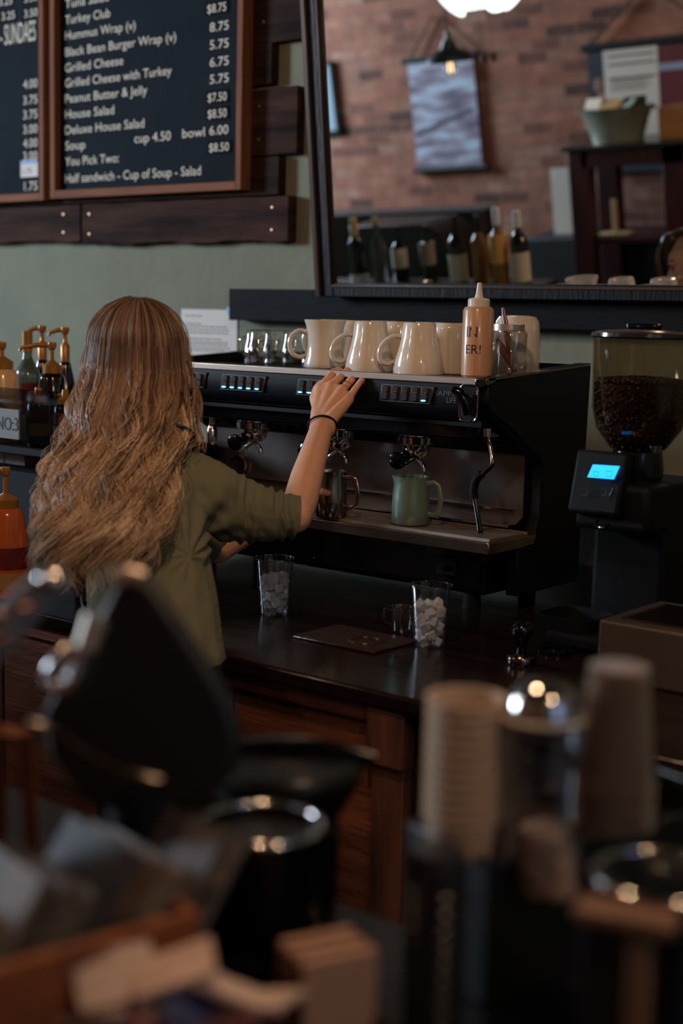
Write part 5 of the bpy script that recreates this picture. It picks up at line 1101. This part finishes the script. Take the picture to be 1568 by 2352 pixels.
# sugar packets in a heap
sp_ = [(210, 2330, .3, (190, 160, 146)), (265, 2240, 1.1, (204, 176, 160)), (330, 2290, .2, (196, 160, 150)), (400, 2225, .8, (206, 176, 164)), (450, 2290, 2.0, (70, 80, 120)), (520, 2270, .5, (204, 180, 168)), (590, 2300, .15, (206, 182, 166)), (380, 2340, 1.5, (160, 80, 80)), (480, 2340, .9, (196, 166, 150)), (290, 2345, .6, (84, 92, 128)), (560, 2345, 1.9, (176, 110, 104))]
SPL = ['pinkish sugar packet at the far left of the front heap', 'pale sugar packet standing up near the caddy corner', 'rosy sugar packet in the left middle of the front heap', 'pale sugar packet at the top middle of the front heap', 'navy printed sugar packet in the middle of the front heap', 'white sugar packet right of the navy packet', 'white sugar packet at the far right of the front heap', 'red printed sugar packet low in the middle of the heap', 'tan sugar packet at the bottom edge under the navy one', 'slate blue sugar packet at the lower left of the heap', 'dull red sugar packet at the lower right of the heap']
for k, (px, py, rz_, c_) in enumerate(sp_):
    c0 = at(px, py, 1.10); c0[2] = max(c0[2], FZC+.01)
    o = MB().box((-.032, -.022, -.0025), (.032, .022, .0025)).box((-.030, -.008, .0026), (.012, .008, .0032)).build('sugar_packet', mat('sugar_%d' % k, c_, .7, noise=.25, nscale=30), None, bevel=.002)
    o.location = c0; o.rotation_euler = (random.uniform(-.5, .9), random.uniform(-.4, .4), rz_)
    tag(o, SPL[k], 'sugar packet', 'sugar packets heaped in front')
c0 = at(420, 2352, 1.12)
solo(MB().olathe([(0, FZC), (.12, FZC), (.135, float(c0[2])-.01), (.13, float(c0[2])-.01), (.115, FZC+.006), (0, FZC+.006)], (c0[0], c0[1], 0), 30, square=6), 'packet_tray', blackmatte, 'low dark tray under the heap of sugar packets', 'tray')
# napkin stack
a0, a1, a2_ = at(700, 2220, 1.12), at(868, 2172, 1.15), at(935, 2165, 1.18)
hN = .10; t = thing('napkin_stack', 'tan paper napkins standing in a block at the bottom centre', 'napkins', np.array([a1[0], a1[1], FZC]))
def quadblock(p0_, p1_, th_, ztop, zbot):
    u_ = (p1_-p0_)*np.array([1, 1, 0]); vs = [np.array([p0_[0], p0_[1], zbot]), np.array([p1_[0], p1_[1], zbot]), np.array([p1_[0], p1_[1], ztop]), np.array([p0_[0], p0_[1], ztop])]
    n_ = np.cross(u_/np.linalg.norm(u_), UZ); return MB().prism(vs, -n_*th_)
zt1 = float(a0[2]+a1[2])/2
u1 = (a1-a0)*np.array([1, 1, 0]); u1 /= np.linalg.norm(u1); n1 = np.cross(UZ, u1)
for k in range(5):
    quadblock(a0+n1*.010*k, a1+n1*.010*k, .0085, zt1-.003*(k % 2), FZC).build('napkin_fold', mat('kraft_napkin_%d' % (k % 2), [(168, 130, 108), (100, 78, 66)][k % 2], .85), t, bevel=.0015)
# organiser with cups
c_or = at(1130, 1985, 1.26); zo = float(c_or[2])
L1 = Z(970, 1905, zo); R1 = Z(1600, 1822, zo); eL = (L1-c_or); eL[2] = 0; lL = float(np.linalg.norm(eL)); eL /= lL; eR = np.cross(UZ, eL)*-1
if eR@(R1-c_or) < 0: eR = -eR
t = thing('cup_organiser', 'black cup and lid organiser box in the right foreground', 'organiser', (c_or[0], c_or[1], FZC))
orm = mat('organiser_black', (12, 12, 14), .35); Wd = .34; Dp = max(lL, .12)
obx(MB(), c_or, eR, eL, zo-FZC, Wd, .006, FZC).build('front_wall', orm, t, bevel=.002)
obx(MB(), c_or, eR, eL, zo-FZC, .006, Dp, FZC).build('side_wall', orm, t, bevel=.002)
obx(MB(), c_or+eR*(Wd-.006), eR, eL, zo-FZC, .006, Dp, FZC).build('side_wall', orm, t, bevel=.002)
obx(MB(), c_or+eL*Dp, eR, eL, zo-FZC, Wd, .006, FZC).build('rear_wall', orm, t, bevel=.002)
zf = zo-.045
obx(MB(), c_or, eR, eL, .005, Wd, Dp, zf).build('cup_deck', orm, t)
# stacks of cups and lids standing on the deck
frost = mat('frosted_cup_plastic', (206, 178, 152), .25, trans=.25, ior=1.2)
def stack(px, d, pytop, n, rtop, rbot, pitch, m, label, h, name='cup_stack', cat='cup', group=None, inv=False, ztopfix=None):
    c0 = at(px, 1800, d); ztop = float(at(px, pytop, d)[2])
    for k in range(n):
        z1_ = ztop-k*pitch; z0_ = z1_-h
        pr = [(rbot, z0_), (rtop, z1_-.003), (rtop+.002, z1_-.002), (rtop+.002, z1_), (rtop-.0008, z1_), (rbot-.0008, z0_+.001)]
        if inv: pr = [(rtop, z0_+.003), (rtop+.002, z0_+.002), (rtop+.002, z0_), (rtop-.0008, z0_), (rbot-.0008, z1_-.001), (0, z1_-.001), (0, z1_), (rbot, z1_)]
        o = MB().olathe(pr, (c0[0], c0[1], 0), 36).build(name, m, None); recenter(o); tag(o, label if k else 'topmost '+label, cat, group)
stack(1064, 1.30, 1592, 12, .0345, .029, .010, frost, 'frosted cup in the leftmost ribbed stack in the blurred foreground', .035, 'cold_cup', 'cup', 'ribbed stack of frosted cups')
for k in range(3):
    pass
lidc = at(1248, 1620, 1.27); t0 = thing('dome_lid', 'clear dome lid lying above the lid stack between the two cup stacks', 'lid', lidc)
MB().olathe([(.034, -.012), (.036, -.011), (.036, -.007), (.033, -.006), (.030, .010), (.020, .020), (.008, .023), (.008, .022), (.019, .019), (.029, .009), (.032, -.006)], lidc, 36).build('dome', rims, t0)
MB().tube([lidc+np.array([.035*math.cos(k*PI/16), .035*math.sin(k*PI/16), -.010]) for k in range(32)], .0028, 8, closed=True).build('lid_rim', mat('frosted_rim', (205, 190, 172), .2), t0)
zl = float(lidc[2])-.012
solo(MB().olathe([(.0335, zl-.002), (.031, zo-.04), (.029, zo-.04), (.0325, zl-.002)], (lidc[0], lidc[1], 0), 36), 'clear_tumbler', clear, 'clear tumbler under the dome lid', 'cup')
c0 = at(1262, 1830, 1.285)
solo(MB().lathe([(.022, zf+.005), (.029, zf+.012), (.030, zf+.05), (.026, zf+.066), (.012, zf+.072), (0, zf+.073)], (c0[0], c0[1], 0), 28), 'crumpled_liner', mat('pale_liner', (176, 150, 140), .6, noise=.25, nscale=30, bump=.8, bscale=60), 'pale crumpled paper liner inside the clear tumbler', 'liner')
stack(1408, 1.27, 1520, 7, .0355, .0265, .0065, mat('clear_cup_stack_plastic', (196, 176, 158), .16, trans=.88, ior=1.12), 'clear cup in the tall upturned stack at the right of the organiser', .105, 'tall_cup', 'cup', 'tall stack of clear cups', inv=True)
# dark ribbed sleeve in front of the organiser
c0 = at(1008, 1960, 1.16); zt_ = float(c0[2])
pr = []
for k in range(9): z_ = zt_-.014*(k+1); pr += [(.0245, z_), (.0245, z_+.009), (.0258, z_+.010), (.0258, z_+.0135)]
pr = [(0, FZC), (.024, FZC)]+[q for k in range(int((zt_-FZC)/.014)) for q in ((.0245, FZC+.014*k+.001), (.0245, FZC+.014*k+.009), (.0258, FZC+.014*k+.010), (.0258, FZC+.014*k+.0135))]+[(.022, zt_+.004), (0, zt_+.004)]
solo(MB().lathe(pr, (c0[0], c0[1], 0), 36), 'ribbed_black_tube', mat('ribbed_black', (34, 34, 38), .25), 'dark ribbed tube of stacked black lids at the lower centre right', 'lid stack')
# chrome rimmed jar and steel dispenser at the lower right
c0 = at(1520, 2010, 1.14); zt_ = float(c0[2])
t = thing('rimmed_jar', 'black jar with a curved chrome rim at the lower right edge', 'jar', (c0[0], c0[1], FZC))
MB().lathe([(0, FZC), (.052, FZC), (.054, zt_-.003), (.04, zt_+.004), (0, zt_+.005)], (c0[0], c0[1], 0), 40).build('jar_body', blackgloss, t)
MB().tube([(c0[0]+.054*math.cos(k*PI/20), c0[1]+.054*math.sin(k*PI/20), zt_-.001) for k in range(40)], .0033, 10, closed=True).build('jar_rim', chrome, t)
zt_ = float(at(1420, 2085, 1.03)[2]); a0, a1 = at(1312, 2085, 1.03), at(1545, 2130, 1.0)
tan = mat('tan_holder', (126, 92, 70), .4, noise=.2, nscale=8)
t = thing('stirrer_holder', 'tan topped dark stirrer holder at the bottom right', 'holder', (a0[0], a0[1], FZC-.0))
u1 = (a1-a0)*np.array([1, 1, 0]); l1 = float(np.linalg.norm(u1)); u1 /= l1; n1 = np.cross(UZ, u1)
obx(MB(), a0, u1, n1, .012, l1, .03, zt_-.012).build('top_plate', tan, t, bevel=.003)
obx(MB(), a0+u1*l1*.56+n1*.004, u1, n1, zt_-.012-FZC, .016, .02, FZC).build('upright', tan, t, bevel=.003)
obx(MB(), a0+u1*.006+n1*.008, u1, n1, zt_-.012-FZC, l1*.5, .02, FZC).build('panel', mat('holder_black', (30, 29, 31), .4), t, bevel=.003)
